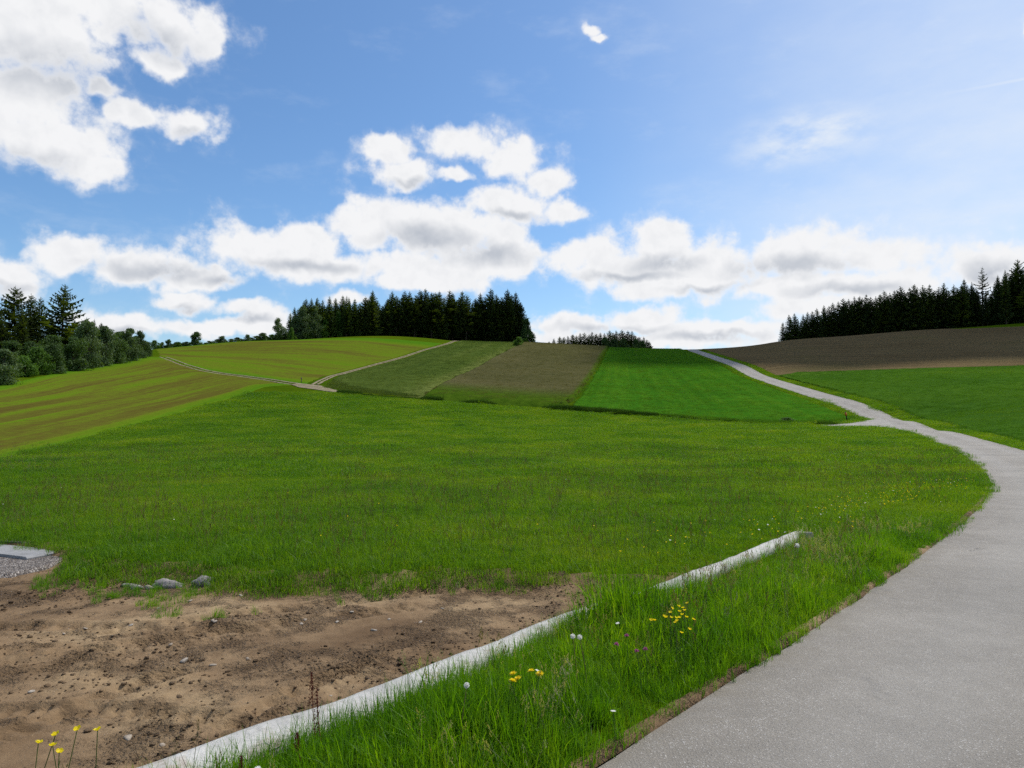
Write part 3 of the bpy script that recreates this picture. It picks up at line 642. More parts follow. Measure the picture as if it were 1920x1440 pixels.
# pebbles that can be picked out
PEB = [(345,1241,20),(400,1248,14),(466,1237,10),(463,1235,8),(402,1166,16),(357,1128,12),(452,1117,8),(572,1163,9),(730,1162,9),(700,1183,16),(632,1167,10),(788,1167,9),(240,1385,20),(305,1398,16),(60,1298,16),(90,1286,8),(245,1173,9),(160,1180,8),(297,1141,8),(620,1345-40,9),(660,1148,9),(830,1142,8),(565,1170,10),(320,1210,10),(120,1190,9)]
pm = []
for i in range(5):
    v, f = lump(300 + i, ICO2, .4, .36); pm.append(mesh('pebble', v, f))
for me_ in pm: me_.materials.append(M_stone)
order = sorted(range(len(PEB)), key=lambda i: PEB[i][0])
def hit_fn(px, py, fn, lo=1.6, hi=14):
    r = ray(px, py); D = np.arange(lo, hi, .01); t = D / r[1]; X = r[0] * t; Z = EYE + r[2] * t; g = fn(X, D); i = np.argmax(Z < g)
    return np.array([X[i], D[i], g[i]])
def zone(px, py):
    h = 'left' if px < 300 else 'middle' if px < 560 else 'right'; return h, ('near' if py > 1230 else 'far')
for i, (px, py, w) in enumerate(PEB):
    p = hit_fn(px, py, soil_z); s = w * p[1] / F / 2
    near = sorted([(abs(px - q[0]) + abs(py - q[1]), j) for j, q in enumerate(PEB) if j != i])[0]
    lab = ['pale', 'cream', 'tan', 'greyish', 'buff'][i % 5] + ' pebble on the bare soil, %s from the left of the loose pebbles' % 'first second third fourth fifth sixth seventh eighth ninth tenth eleventh twelfth thirteenth fourteenth fifteenth sixteenth seventeenth eighteenth nineteenth twentieth twenty-first twenty-second twenty-third twenty-fourth twenty-fifth'.split()[order.index(i)]
    obj('pebble', pm[i % 5], None, label=lab, cat='pebble', group='pebbles on the bare soil', loc=p + [0, 0, s * .08], rot=(rng.uniform(-.3, .3), rng.uniform(-.3, .3), rng.uniform(0, 6)), scale=s)
for px, py, w, hgt, sd, lab in [(318,1096,62,.11,1,'long low grey rock at the soil edge under the grass bank'),(384,1090,50,.12,2,'rounded grey rock lying right of the long low rock'),(250,1096,46,.06,4,'flat dark earthy rock left of the long grey rock'),(282,1100,24,.06,5,'small cream-coloured rock beside the long grey rock')]:
    p = hit_fn(px, py + 5, gz); s = w * p[1] / F / 2; v, f = lump(500 + sd, ICO3, .32, 1.0)
    v = v * [1, .75, hgt / s * .62]; g = np.random.default_rng(sd); v = v + (fbm(v[:, 0] * 3 + sd, v[:, 1] * 3 + v[:, 2] * 2, 1.5, 4, sd) - .5)[:, None] * .6 * v
    obj('rock', mesh('rock', v, f), M_stone if sd == 5 else M_rock, label=lab, cat='rock', group='rocks at the soil edge', loc=p + [0, 0, hgt * .15], rot=(0, 0, rng.uniform(-.4, .4)), scale=s)

# concrete edging strip
def build_kerb():
    n = len(K1r); s = np.linspace(0, 1, n); zt = tz(K1r[:, 0], K1r[:, 1]) + .07 + .015 * sstep(.55, .8, s) + .035 * (fbm(s * 9, s * 0, 1, 3, 61) - .5)
    prof = [(0, -.42, 0), (.0, -.03, 1), (.06, 0, 1), (.3, .006, 1), (.55, 0, 1), (.8, -.004, 1), (.95, -.02, 1), (1, -.06, 1), (1, -.4, 0)]
    V = []
    for k, (u, dz, f) in enumerate(prof):
        e = K1r * (1 - u) + K2r * u
        e = e + (fbm(e[:, 0] * 3, e[:, 1] * 3 + k, 2.5, 3, 62) - .5)[:, None] * .025
        V.append(np.stack([e[:, 0], e[:, 1], zt + dz + .02 * (fbm(e[:, 0], e[:, 1], 6, 3, 63) - .5)], -1))
    V = np.stack(V, 1); m = len(prof); Fc = grid_faces(m, n).tolist(); Fc.append(list(range(m))); Fc.append([(n - 1) * m + j for j in range(m)][::-1])
    return obj('concrete_edging', mesh('concrete_edging', V, Fc), M_concrete, label='long pale concrete edging strip between the bare soil and the grass verge', cat='edging')
build_kerb()
# paved pad at the far left, gravel round it
def pad(name, pts, z0, h, mat, label, cat=None, kind=None, dzh=-.2, bev=.02):
    P = np.array([hit(x, y, dzh)[:2] for x, y in pts]); c = P.mean(0); n = len(P)
    rings = [(1, 0), (1, h - bev), (1 - bev / 1.0, h)]; V = []
    for s_, z in rings:
        q = c + (P - c) * s_; V.append(np.c_[q, np.full(n, z0 + z)])
    V = np.vstack(V); Fc = [(r * n + i, r * n + (i + 1) % n, (r + 1) * n + (i + 1) % n, (r + 1) * n + i) for r in range(2) for i in range(n)] + [tuple(2 * n + i for i in range(n))]
    return obj(name, mesh(name, V, Fc, smooth_=False), mat, label=label, cat=cat, kind=kind)
zp = float(hit(60, 1055, -.2)[2]) + .07
pad('gravel_apron', [(-260,1026),(-60,1030),(60,1039),(138,1047),(120,1062),(90,1074),(20,1090),(-60,1096),(-300,1092)], zp - .12, .155, M_gravel, 'grey gravel spread around the paved pad at the left edge', kind='structure', bev=.05)
M_slab = material('grey paving', lambda T: bsdf(T, T.ramp(T.noise(pos(T), 4, 6, .7), [(.3, (.20, .20, .20)), (.7, (.30, .30, .30))]), .85, .25, bump(T, T.noise(pos(T), 60, 3, .7), .004)))
M_dkerb = material('dark kerb stone', lambda T: bsdf(T, T.ramp(T.noise(pos(T), 12, 6, .7), [(.3, (.06, .055, .05)), (.7, (.13, .12, .11))]), .9, .2, bump(T, T.noise(pos(T), 30, 4, .7), .01)))
pad('paved_pad', [(-260,1036),(-60,1038),(0,1042),(122,1051),(50,1064),(0,1059),(-260,1058)], zp - .02, .09, M_slab, 'smooth grey paved pad at the left edge of the soil', 'paving')
pad('kerb_stone', [(-260,1025),(0,1031),(137,1040),(137,1047),(0,1040.5),(-260,1034)], zp - .1, .20, M_dkerb, 'dark low kerb along the far side of the paved pad', 'kerb')

# ------------------------------------------------------------------ grass
def blades(seed, n, rad, h0, h1, w0, w1, seg, lean=.5):
    g = np.random.default_rng(seed); V = []; Fc = []; c = 0
    for _ in range(n):
        a = g.uniform(0, 6.283); r = rad * math.sqrt(g.uniform()); x, y = r * math.cos(a), r * math.sin(a)
        h = g.uniform(h0, h1); w = g.uniform(w0, w1); d = g.uniform(0, 6.283); l = abs(g.normal(0, lean)) * h; fa = d + math.pi / 2 + g.normal(0, .5)
        for k in range(seg + 1):
            t = k / seg; cx = x + math.cos(d) * l * t * t; cy_ = y + math.sin(d) * l * t * t; z = h * t * (1 - .25 * min(1, l / h) * t) - .01
            ww = w * (1 - t ** 1.6) * .5 + .0003
            if k == seg: V.append((cx, cy_, z)); 
            else: V += [(cx + math.cos(fa) * ww, cy_ + math.sin(fa) * ww, z), (cx - math.cos(fa) * ww, cy_ - math.sin(fa) * ww, z)]
        for k in range(seg - 1): Fc.append((c + 2 * k, c + 2 * k + 1, c + 2 * k + 3, c + 2 * k + 2))
        Fc.append((c + 2 * seg - 2, c + 2 * seg - 1, c + 2 * seg)); c += 2 * seg + 1
    return mesh('grass_tuft', V, Fc)
def stalks(seed, n, rad, h0, h1, head=True, thick=.0014):
    g = np.random.default_rng(seed); b = MB()
    for _ in range(n):
        a = g.uniform(0, 6.283); r = rad * math.sqrt(g.uniform()); x, y = r * math.cos(a), r * math.sin(a); h = g.uniform(h0, h1); d = g.uniform(0, 6.283); l = g.uniform(.05, .35) * h
        P = [(x + math.cos(d) * l * t * t, y + math.sin(d) * l * t * t, h * t) for t in (0, .35, .7, 1)]
        b.tube(P, [thick, thick, thick * .8, thick * .6], 3, False)
        if head:
            tip = np.array(P[-1])
            for k in range(7):
                q = tip + [g.normal(0, .008), g.normal(0, .008), -k * h * .03]; s = thick * 3.2
                b.add([q + [-s, 0, 0], q + [s, 0, 0], q + [0, s, s * 4], q + [0, -s, s * 2]], [(0, 1, 2), (0, 3, 1)])
    return b.build('grass_stalk', False)
def scatter(name, src, mat, P, rot, scl, idx, label):
    me = bpy.data.meshes.new(name); P = np.asarray(P, np.float32); me.vertices.add(len(P)); me.vertices.foreach_set('co', P.ravel())
    a = me.attributes.new('rot', 'FLOAT_VECTOR', 'POINT'); a.data.foreach_set('vector', np.asarray(rot, np.float32).ravel())
    a = me.attributes.new('scl', 'FLOAT_VECTOR', 'POINT'); a.data.foreach_set('vector', np.asarray(scl, np.float32).ravel())
    a = me.attributes.new('idx', 'INT', 'POINT'); a.data.foreach_set('value', np.asarray(idx, np.int32))
    o = obj(name, me, None, kind='stuff', label=label)
    ng = bpy.data.node_groups.new(name + ' scatter', 'GeometryNodeTree')
    ng.interface.new_socket('Geometry', in_out='INPUT', socket_type='NodeSocketGeometry'); ng.interface.new_socket('Geometry', in_out='OUTPUT', socket_type='NodeSocketGeometry')
    N_ = ng.nodes; L = ng.links; gi = N_.new('NodeGroupInput'); go = N_.new('NodeGroupOutput'); jn = N_.new('GeometryNodeJoinGeometry')
    def attr(nm, t):
        k = N_.new('GeometryNodeInputNamedAttribute'); k.data_type = t; k.inputs['Name'].default_value = nm; return k.outputs['Attribute']
    ar, as_, ai = attr('rot', 'FLOAT_VECTOR'), attr('scl', 'FLOAT_VECTOR'), attr('idx', 'INT')
    for k, m in enumerate(src):
        if mat is not None: m.materials.clear(); m.materials.append(mat)
        so = bpy.data.objects.new('tuft source', m)
        oi = N_.new('GeometryNodeObjectInfo'); oi.inputs['Object'].default_value = so; oi.inputs['As Instance'].default_value = True
        cmp_ = N_.new('FunctionNodeCompare'); cmp_.data_type = 'INT'; cmp_.operation = 'EQUAL'
        ii = [s for s in cmp_.inputs if s.type == 'INT']; L.new(ai, ii[0]); ii[1].default_value = k
        ip = N_.new('GeometryNodeInstanceOnPoints'); L.new(gi.outputs[0], ip.inputs['Points']); L.new(cmp_.outputs[0], ip.inputs['Selection']); L.new(oi.outputs['Geometry'], ip.inputs['Instance'])
        L.new(ar, ip.inputs['Rotation']); L.new(as_, ip.inputs['Scale']); L.new(ip.outputs[0], jn.inputs[0])
    L.new(jn.outputs[0], go.inputs[0])
    md = o.modifiers.new('scatter', 'NODES'); md.node_group = ng
    return o
def wedge(n, d0, d1, pw=1.0, side=.80):
    t = rng.uniform(0, 1, n) ** pw; D = np.sqrt(d0 ** 2 + t * (d1 ** 2 - d0 ** 2)); X = rng.uniform(-1, 1, n) * (D * side + 1.0); return X, D
PADXY = np.array([hit(x, y, -.1)[:2] for x, y in [(-280,1024),(-60,1028),(60,1037),(140,1043),(132,1056),(100,1070),(30,1086),(-60,1092),(-300,1088)]])
def on_grass(X, Y, margin=.02):
    ok = (sdf(X, Y, ROADPOLY) > margin * np.clip(1, 0, 1))
    nr = (Y < 16)
    s = np.ones(len(X)); s[nr] = sdf(X[nr], Y[nr], DIRT); ok &= sdf(X, Y, PADXY) > .05; k = np.ones(len(X)); k[nr] = seg_dist(X[nr], Y[nr], K1r)
    return ok, s
def rs(n, tilt=.12): return np.stack([rng.normal(0, tilt, n), rng.normal(0, tilt, n), rng.uniform(0, 6.283, n)], -1)
NEAR = [blades(i, 22, .07, .06, .18, .0032, .0065, 3, .6) for i in range(5)] + [blades(40 + i, 9, .05, .14, .27, .003, .006, 4, .5) for i in range(3)]
LUSH = [blades(10 + i, 95, .19, .035, .115, .003, .0065, 2, .65) for i in range(5)]
FARB = [blades(20 + i, 190, .55, .045, .125, .006, .013, 2, .65) for i in range(4)]
STLK = [stalks(30 + i, 4, .12, .22, .42) for i in range(4)]
def build_grass():
    # verge
    n = 110000; X = rng.uniform(-3, 13, n); Y = rng.uniform(1.2, 17, n); keep = (abs(X) < .8 * Y + 1.2) & (rng.uniform(0, 1, n) < np.clip(7 / Y, .45, 1)); X, Y = X[keep], Y[keep]
    v = sdf(X, Y, VERGE); rd = seg_dist(X, Y, RLs[::3]); hh = fbm(X, Y, 1.4, 3, 71)
    keep = (v < .01) & (rd > -.02 + .05 * fbm(X, Y, 2.5, 3, 70)) & ((v < -.12) | (rng.uniform(0, 1, len(X)) < .45) | (rd < .4)); X, Y, v, rd, hh = [q[keep] for q in (X, Y, v, rd, hh)]; v = -seg_dist(X, Y, K2r[::3])
    n = len(X); s = (.46 + .80 * hh) * (.74 + .42 * sstep(.03, .4, rd)) * (.62 + .38 * sstep(0, -.3, v)) * (1 + .75 * sstep(.6, .25, abs(Y - 5.6)) * sstep(-.7, -.05, v)) * (1 - .62 * sstep(5.95, 6.5, Y) * sstep(-1.0, -.35, v)) * rng.uniform(.8, 1.25, n)
    idx = np.where(rng.uniform(0, 1, n) < .13 + .25 * (hh > .55), rng.integers(5, 8, n), rng.integers(0, 5, n))
    scatter('verge_grass', NEAR, M_verge_blade, np.stack([X, Y, gz(X, Y)], -1), rs(n), np.stack([s, s, s * rng.uniform(.8, 1.25, n)], -1), idx, 'lush tall grass of the verge beside the road')
    print('verge tufts', n)
    # near meadow
    X, Y = wedge(42000, 6.6, 30, 1.2); ok, s = on_grass(X, Y); vv = np.ones(len(X)); q = Y < 16; vv[q] = sdf(X[q], Y[q], VERGE)
    ed_ = fbm(X, Y, 1.6, 3, 72)
    keep = ok & (s + rng.uniform(-.16, .16, len(X)) > -.16 + .4 * (ed_ - .5)) & (vv > .0); kk = np.ones(len(X)); kk[q] = seg_dist(X[q], Y[q], K1r); keep &= (kk > .2) | (s > .3) | (vv > .35)
    X, Y, s, hh = X[keep], Y[keep], s[keep], fbm(X[keep], Y[keep], .8, 3, 73); n = len(X)
    cl_ = sstep(.60, .72, fbm(X, Y, .55, 3, 83)); sc_ = (.60 + .65 * hh + .55 * cl_) * (1 + .15 * sstep(.5, .05, s)) * (.55 + .45 * sstep(.15, .7, np.minimum(kk[keep], 9))) * rng.uniform(.8, 1.2, n)
    scatter('meadow_grass', LUSH, M_meadow_blade, np.stack([X, Y, gz(X, Y)], -1), rs(n), np.stack([sc_] * 3, -1), rng.integers(0, 5, n), 'meadow grass nearest the bare soil and the road bend')
    print('near tufts', n)
    # sparse tufts creeping over the soil
    X, Y = rng.uniform(-9, 1.5, 4200), rng.uniform(5.2, 9.8, 4200); s = sdf(X, Y, DIRT); f = fbm(X, Y, 1.1, 3, 74)
    keep = (s < 0) & (s > -1.15) & (f - .35 * sstep(0, -1.1, s) + .20 * sstep(-1.2, -3.2, X) > .52) & (abs(X) < .8 * Y) & (sdf(X, Y, PADXY) > -.1); X, Y = X[keep], Y[keep]; n = len(X)
    sc_ = rng.uniform(.35, .8, n); scatter('soil_grass', NEAR[:5], M_verge_blade, np.stack([X, Y, soil_z(X, Y)], -1), rs(n), np.stack([sc_] * 3, -1), rng.integers(0, 5, n), 'sparse young grass creeping over the far side of the soil')
    # far meadow
    X, Y = wedge(75000, 24, 112, 1.5); ok, s = on_grass(X, Y)
    z = tz(X, Y); dd = np.stack([X, Y], -1)
    low = np.ones(len(X), bool)
    for P in NOGRASS: low &= ~inside(X, Y, P)
    keep = (sdf(X, Y, ROADPOLY) > .35) & low; X, Y, z = X[keep], Y[keep], z[keep]; n = len(X)
    hh = fbm(X, Y, .25, 4, 75); sc_ = (.62 + .65 * hh + .6 * sstep(.60, .70, fbm(X, Y * 2.2, .22, 3, 84))) * rng.uniform(.8, 1.25, n) * (1 + np.clip(Y - 40, 0, 60) / 120)
    scatter('far_meadow_grass', FARB, M_meadow_blade, np.stack([X, Y, z], -1), rs(n), np.stack([sc_, sc_, sc_ * .9], -1), rng.integers(0, 4, n), 'meadow grass filling the hollow below the fields')
    print('far tufts', n)
    # seed stalks
    X, Y = wedge(7000, 2.4, 45, 1.4); ok, s = on_grass(X, Y, .12); kk = np.ones(len(X)); q = Y < 16; kk[q] = np.minimum(seg_dist(X[q], Y[q], K1r), seg_dist(X[q], Y[q], K2r)); f = fbm(X, Y, .3, 3, 76)
    keep = ok & (s > .15) & (kk > .25) & (f > .42); X, Y = X[keep], Y[keep]; n = len(X); sc_ = rng.uniform(.6, 1.15, n)
    scatter('seed_stalks', STLK, M_stalk, np.stack([X, Y, gz(X, Y)], -1), rs(n), np.stack([sc_] * 3, -1), rng.integers(0, 4, n), 'thin brownish seed stalks standing in the meadow grass')
    X = rng.uniform(-2, 12, 9000); Y = rng.uniform(2.2, 15, 9000); v = sdf(X, Y, VERGE); k = (v < -.12) & (fbm(X, Y, .9, 3, 81) > .47) & (abs(X) < .78 * Y + .5); X, Y = X[k], Y[k]; n = len(X); sc_ = rng.uniform(.45, .8, n)
    scatter('pale_seed_heads', [q.copy() for q in STLK], leafmat('pale seed heads', [(.2, (.22, .23, .11)), (.6, (.36, .36, .22)), (.9, (.52, .52, .40))], .4, .6, .2, patch=.8), np.stack([X, Y, gz(X, Y)], -1), rs(n, .25), np.stack([sc_] * 3, -1), rng.integers(0, 4, n), 'pale grass seed heads among the verge grass')
    # grass along the concrete strip leaning over it
    k = np.minimum(137, rng.integers(0, 138, 900)); k = np.where(rng.uniform(0, 1, 900) < .5, k // 2 + 10, k); P = K2r[k] + normals2(K2r)[k] * rng.uniform(-.05, .10, 900)[:, None]; s = rng.uniform(.35, .85, 900)
    scatter('strip_grass', NEAR[5:], M_verge_blade, np.c_[P, gz(P[:, 0], P[:, 1])], rs(900, .2), np.stack([s] * 3, -1), rng.integers(0, 3, 900), 'tall grass blades leaning over the concrete strip')
    # rough grass margins of the fields and the road
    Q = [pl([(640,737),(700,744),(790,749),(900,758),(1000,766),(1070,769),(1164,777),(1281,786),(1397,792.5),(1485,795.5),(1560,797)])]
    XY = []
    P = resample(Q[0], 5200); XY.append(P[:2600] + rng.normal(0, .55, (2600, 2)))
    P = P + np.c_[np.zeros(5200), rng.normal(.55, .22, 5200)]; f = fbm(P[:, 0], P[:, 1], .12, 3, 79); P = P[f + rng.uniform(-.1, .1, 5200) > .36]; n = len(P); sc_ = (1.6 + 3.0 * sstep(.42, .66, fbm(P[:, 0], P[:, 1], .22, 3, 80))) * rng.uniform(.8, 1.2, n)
    scatter('shaded_edge_tufts', [q.copy() for q in FARB], leafmat('shaded edge tufts', [(.2, (.022, .060, .006)), (.5, (.040, .090, .008)), (.8, (.08, .13, .016))], .3, .6, .1, patch=.3), np.c_[P, tz(P[:, 0], P[:, 1])], rs(n), np.stack([sc_ * .45, sc_ * .45, sc_], -1), rng.integers(0, 4, n), 'ragged tufts coloured dark as the shaded lower edge of the crop fields')  # shade on the near face of the crops, painted as darker tufts
    W_ = RLs[(RLs[:, 1] > 14) & (RLs[:, 1] < 240)]; W2 = RR[(RR[:, 1] > 25) & (RR[:, 1] < 240)]
    a = rng.integers(0, len(W_), 3000); XY.append(W_[a] - normals2(W_)[a] * rng.uniform(.25, 1.5, 3000)[:, None]); a = rng.integers(0, len(W2), 3000); XY.append(W2[a] + normals2(W2)[a] * rng.uniform(.25, 1.8, 3000)[:, None])
    XY = np.vstack(XY); XY = XY[(sdf(XY[:, 0], XY[:, 1], ROADPOLY) > .25) & (sdf(XY[:, 0], XY[:, 1], NOGRASS[3]) > .3)]; n = len(XY); sc_ = rng.uniform(.8, 1.7, n) * (.5 + .8 * fbm(XY[:, 0], XY[:, 1], .2, 3, 77))
    scatter('margin_grass', FARB, M_meadow_blade, np.c_[XY, tz(XY[:, 0], XY[:, 1])], rs(n), np.stack([sc_ * .7, sc_ * .7, sc_], -1), rng.integers(0, 4, n), 'rough longer grass along the field and road margins')
def crop(name, mat, poly, n, d1, hs, label, seed):
    X = rng.uniform(poly[:, 0].min(), poly[:, 0].max(), n); Y = rng.uniform(poly[:, 1].min(), min(d1, poly[:, 1].max()), n); k = inside(X, Y, poly) & (abs(X) < .78 * Y); X, Y = X[k], Y[k]; m = len(X)
    h = rng.uniform(.8, 1.2, m) * (.9 + .2 * fbm(X, Y, .04, 2, seed)); w = rng.uniform(1.2, 1.9, m)
    src = [q.copy() for q in FARB]
    scatter(name, src, mat, np.c_[X, Y, tz(X, Y) + hs[0]], rs(m, .08), np.stack([w, w, h * hs[1] / .12], -1), rng.integers(0, 4, m), label); print(name, m)
def crops():
    K = .5
    crop('clover_plants', leafmat('clover leaves', [(.2, (.044, .120, .009)), (.5, (.074, .170, .012)), (.8, (.135, .210, .020))], .4, .6, .1, patch=.10, rnd=.12, fine=.16), np.vstack([pl([(1072,769),(1164,778),(1281,786),(1397,793),(1485,796),(1560,796)]), _rl[::8], [col_at(1143, 275)[:2]], pl([(1142,656),(1131,674),(1114,707),(1090,744)])]), 26000, 262, (.16, .20), 'leafy plants of the bright green crop', 91)
    crop('barley_plants', leafmat('barley leaves', [(.2, (.042, .122, .012)), (.5, (.072, .168, .015)), (.8, (.125, .205, .022))], .4, .6, .1, patch=.06, rnd=.12, fine=.16), np.vstack([(_rr[:_j] + np.array([2.6, 0]))[::6], _pb]), 26000, 170, (.10, .22), 'upright young barley plants right of the road', 92)
    crop('crop_stems', leafmat('brown crop heads', [(.2, (.078, .082, .030)), (.5, (.115, .108, .046)), (.8, (.155, .140, .068))], .35, .7, .08, patch=.05, rnd=.12, fine=.16), np.vstack([pl([(800,745),(900,753),(1000,760),(1056,763)]), pl([(1080,740),(1105,705),(1123,674)]), [col_at(1136, 275)[:2], col_at(990, 290)[:2]], pl([(970,655),(924,677),(854,714)])]), 18000, 285, (.45, .28), 'dense brown-headed stems of the crop', 93)
    crop('grain_stems', leafmat('grain leaves', [(.2, (.050, .085, .022)), (.5, (.084, .125, .030)), (.8, (.135, .165, .050))], .35, .7, .08, patch=.05, rnd=.12, fine=.16), np.vstack([pl([(612,728),(650,736),(700,741),(788,746)]), pl([(848,712),(918,676),(968,652)]), [col_at(975, 288)[:2], col_at(876, 288)[:2]], (TB[1:-2] + [2.6, 0])[::-1]]), 18000, 288, (.2, .24), 'thin young grain stems beside the farm track', 94)
NOGRASS = [np.vstack([pl([(-200,915),(0,861),(150,826),(300,786),(400,758),(500,728),(562,724)]), [[-20, 200], [-200, 200], [-200, 60]]]),
           np.vstack([pl([(600,731),(650,739),(700,745),(790,750),(900,759),(1000,766),(1070,769),(1164,777),(1281,786),(1397,792.5),(1485,795.5),(1560,797)]), _rl[::10], [[40, 300], [-60, 300]]]),
           np.vstack([(_rr[:_j] + np.array([2.2, 0]))[::5], [[80, 160], [200, 160], [200, 20]]]), np.vstack([sp_t, sp_b[::-1]])]
build_grass()
crops()

# ------------------------------------------------------------------ trees
def spruce(seed, h=20.0, r=3.2, base=.06, gap=.5, dens=6, irregular=.18, droop=.28):
    g = np.random.default_rng(seed); tr = MB(); tr.tube([(0, 0, -.4), (g.normal(0, .05), 0, h * .35), (g.normal(0, .08), g.normal(0, .08), h * .7), (0, 0, h)], [h * .014 + .05, h * .010 + .04, h * .006 + .02, .015], 7)
    V = []; Fc = []; n = 0
    z = h * base + .2; 
    while z < h * .985:
        t = (z / h - base) / (1 - base); prof = (1 - t) ** .70 * min(1, .60 + t * 3.2) * r
        nb = max(3, int(dens * (1 - .35 * t) + g.uniform(-1, 1))); a0 = g.uniform(0, 6.283)
        for k in range(nb):
            a = a0 + 6.283 * k / nb + g.normal(0, .22); L = prof * (1 + g.normal(0, irregular)) + .12
            if L < .1: continue
            up = .55 * t - droop * (1 - t) + g.normal(0, .08); ca, sa = math.cos(a), math.sin(a); zz = z + g.normal(0, gap * .3)
            ns = 5 if L > 1.0 else 3
            def pt(s, side=0.0, down=0.0):
                rr = L * s; q = rr * up - .18 * L * s * (1 - s) * 1.6 + .10 * L * s ** 3
                return (ca * rr - sa * side, sa * rr + ca * side, zz + q - down)
            for i in range(ns):
                s0, s1 = i / ns * .95 + .05, (i + 1) / ns * .95 + .05; tw = L * (.30 * (1 - s0) + .10) * g.uniform(.8, 1.25)
                for sd in (-1, 1):
                    V += [pt(s0), pt(s1), pt(min(1.05, s1 + .06), sd * tw, tw * g.uniform(.10, .5))]; Fc.append((n, n + 1, n + 2)); n += 3
                hd = min(.8, .20 * L + .12) * g.uniform(.6, 1.3)
                V += [pt(s0), pt(s1), pt((s0 + s1) / 2 + .05, g.normal(0, .06) * L, hd)]; Fc.append((n, n + 1, n + 2)); n += 3
        z += gap * g.uniform(.75, 1.25) * (1 - .35 * t)
    for k in range(5):      # leader
        a = g.uniform(0, 6.283); q = h * (.965 + .01 * k); V += [(0, 0, q), (0, 0, q + .25), (math.cos(a) * .22, math.sin(a) * .22, q + .18)]; Fc.append((n, n + 1, n + 2)); n += 3
    c = mesh('crown', V, np.array(Fc), smooth_=False); c.materials.append(M_spruce); t_ = tr.build('trunk'); t_.materials.append(M_bark); return t_, c, h
def recoloured(pr, m):  # same tree with another crown material
    c = pr[1].copy(); c.materials.clear(); c.materials.append(m); return pr[0], c, pr[2]
def broad(seed, h=6.0, w=5.0, mat=None, nl=14, leaves=3600, size=.17, low=.02, airy=0.0, droop=False):
    g = np.random.default_rng(seed); tr = MB(); lobes = []
    for i in range(nl):
        zz = h * (low + (1 - low) * (i + .6) / nl) ; q = (zz / h - low) / (1 - low); wid = w * .5 * min(1, .8 + q) * (1 - q ** 2.6) ** .6
        a = g.uniform(0, 6.283); rr = wid * g.uniform(.1, .8) ** .8; s = w * g.uniform(.17, .30) * (1 - .45 * q)
        lobes.append((rr * math.cos(a), rr * math.sin(a), min(zz, h - s * .6), s, s * g.uniform(.75, 1.15)))
    tr.tube([(0, 0, -.3), (g.normal(0, .1), g.normal(0, .1), h * .4), (0, 0, h * .8)], [h * .020 + .03, h * .014 + .02, .02], 6)
    for x, y, z, s, sz in lobes: tr.tube([(0, 0, max(.1, z * .45)), (x * .5, y * .5, z * .75), (x, y, z)], [h * .008 + .012, h * .005 + .01, .008], 4, False)
    i = g.integers(0, nl, leaves); Lb = np.array(lobes)[i]; d = g.normal(0, 1, (leaves, 3)); d /= np.linalg.norm(d, axis=1)[:, None]
    rad = np.where(g.uniform(0, 1, leaves) < .72, g.uniform(.72, 1.08, leaves), g.uniform(.2, .8, leaves)) * (1 + airy * g.normal(0, .3, leaves))
    bump_ = 1 + .28 * np.sin(d[:, 0] * 5 + i) * np.sin(d[:, 1] * 6 + i * 2)
    C = Lb[:, :3] + d * (rad * bump_)[:, None] * Lb[:, [3, 3, 4]]; C[:, 2] = np.maximum(C[:, 2], .06)
    nrm = d + g.normal(0, .7, (leaves, 3)); nrm[:, 2] += .25; nrm /= np.linalg.norm(nrm, axis=1)[:, None]
    a = np.cross(nrm, g.normal(0, 1, (leaves, 3))); a /= np.linalg.norm(a, axis=1)[:, None]; b = np.cross(nrm, a)
    if droop: b = b * .5 + np.array([0, 0, -.8])
    s = (size * g.uniform(.6, 1.4, leaves))[:, None]
    V = np.stack([C - a * s * .5, C + b * s * .75 , C + a * s * .5, C - b * s * .75], 1).reshape(-1, 3)
    c = mesh('crown', V, np.arange(leaves * 4).reshape(-1, 4), smooth_=False); c.materials.append(mat); t_ = tr.build('trunk'); t_.materials.append(M_bark); return t_, c, h
SPR = [spruce(1, 20, 3.1, .05, .42, 7), spruce(2, 20, 2.6, .12, .42, 7), spruce(3, 20, 3.6, .10, .48, 7, .25), spruce(4, 20, 3.3, .26, .45, 7, .28), spruce(5, 20, 2.4, .04, .40, 7), spruce(6, 20, 3.8, .03, .45, 8, .22)]
SPARSE = [spruce(11, 20, 5.6, .10, .70, 8, .22, .12), spruce(12, 20, 5.0, .12, .72, 8, .3, .15), spruce(13, 20, 2.6, .42, .75, 5, .35, .2)]
PLANT = [spruce(21, 12, 2.3, .02, .36, 7, .16, .2), spruce(22, 12, 2.0, .02, .36, 7, .16, .2), spruce(23, 12, 2.6, .02, .40, 7, .2, .2)]
YOUNG = [recoloured(q, M_spruce2) for q in (SPR[0], SPR[1], SPR[4])]
def tree(name, proto, base, h, label, group, cat='tree', wide=1.0, rz=None):
    t, c, h0 = proto; s = h / h0
    o = obj(name, None, None, label=label, cat=cat, group=group, loc=base, rot=(rng.normal(0, .012), rng.normal(0, .012), rng.uniform(0, 6.283) if rz is None else rz), scale=(s * wide, s * wide, s))
    obj('trunk', t, None, o); obj('crown', c, None, o); return o
def height(base, py_top):
    D = base[1]; r = ray(960, py_top); return EYE + r[2] / r[1] * D - base[2]
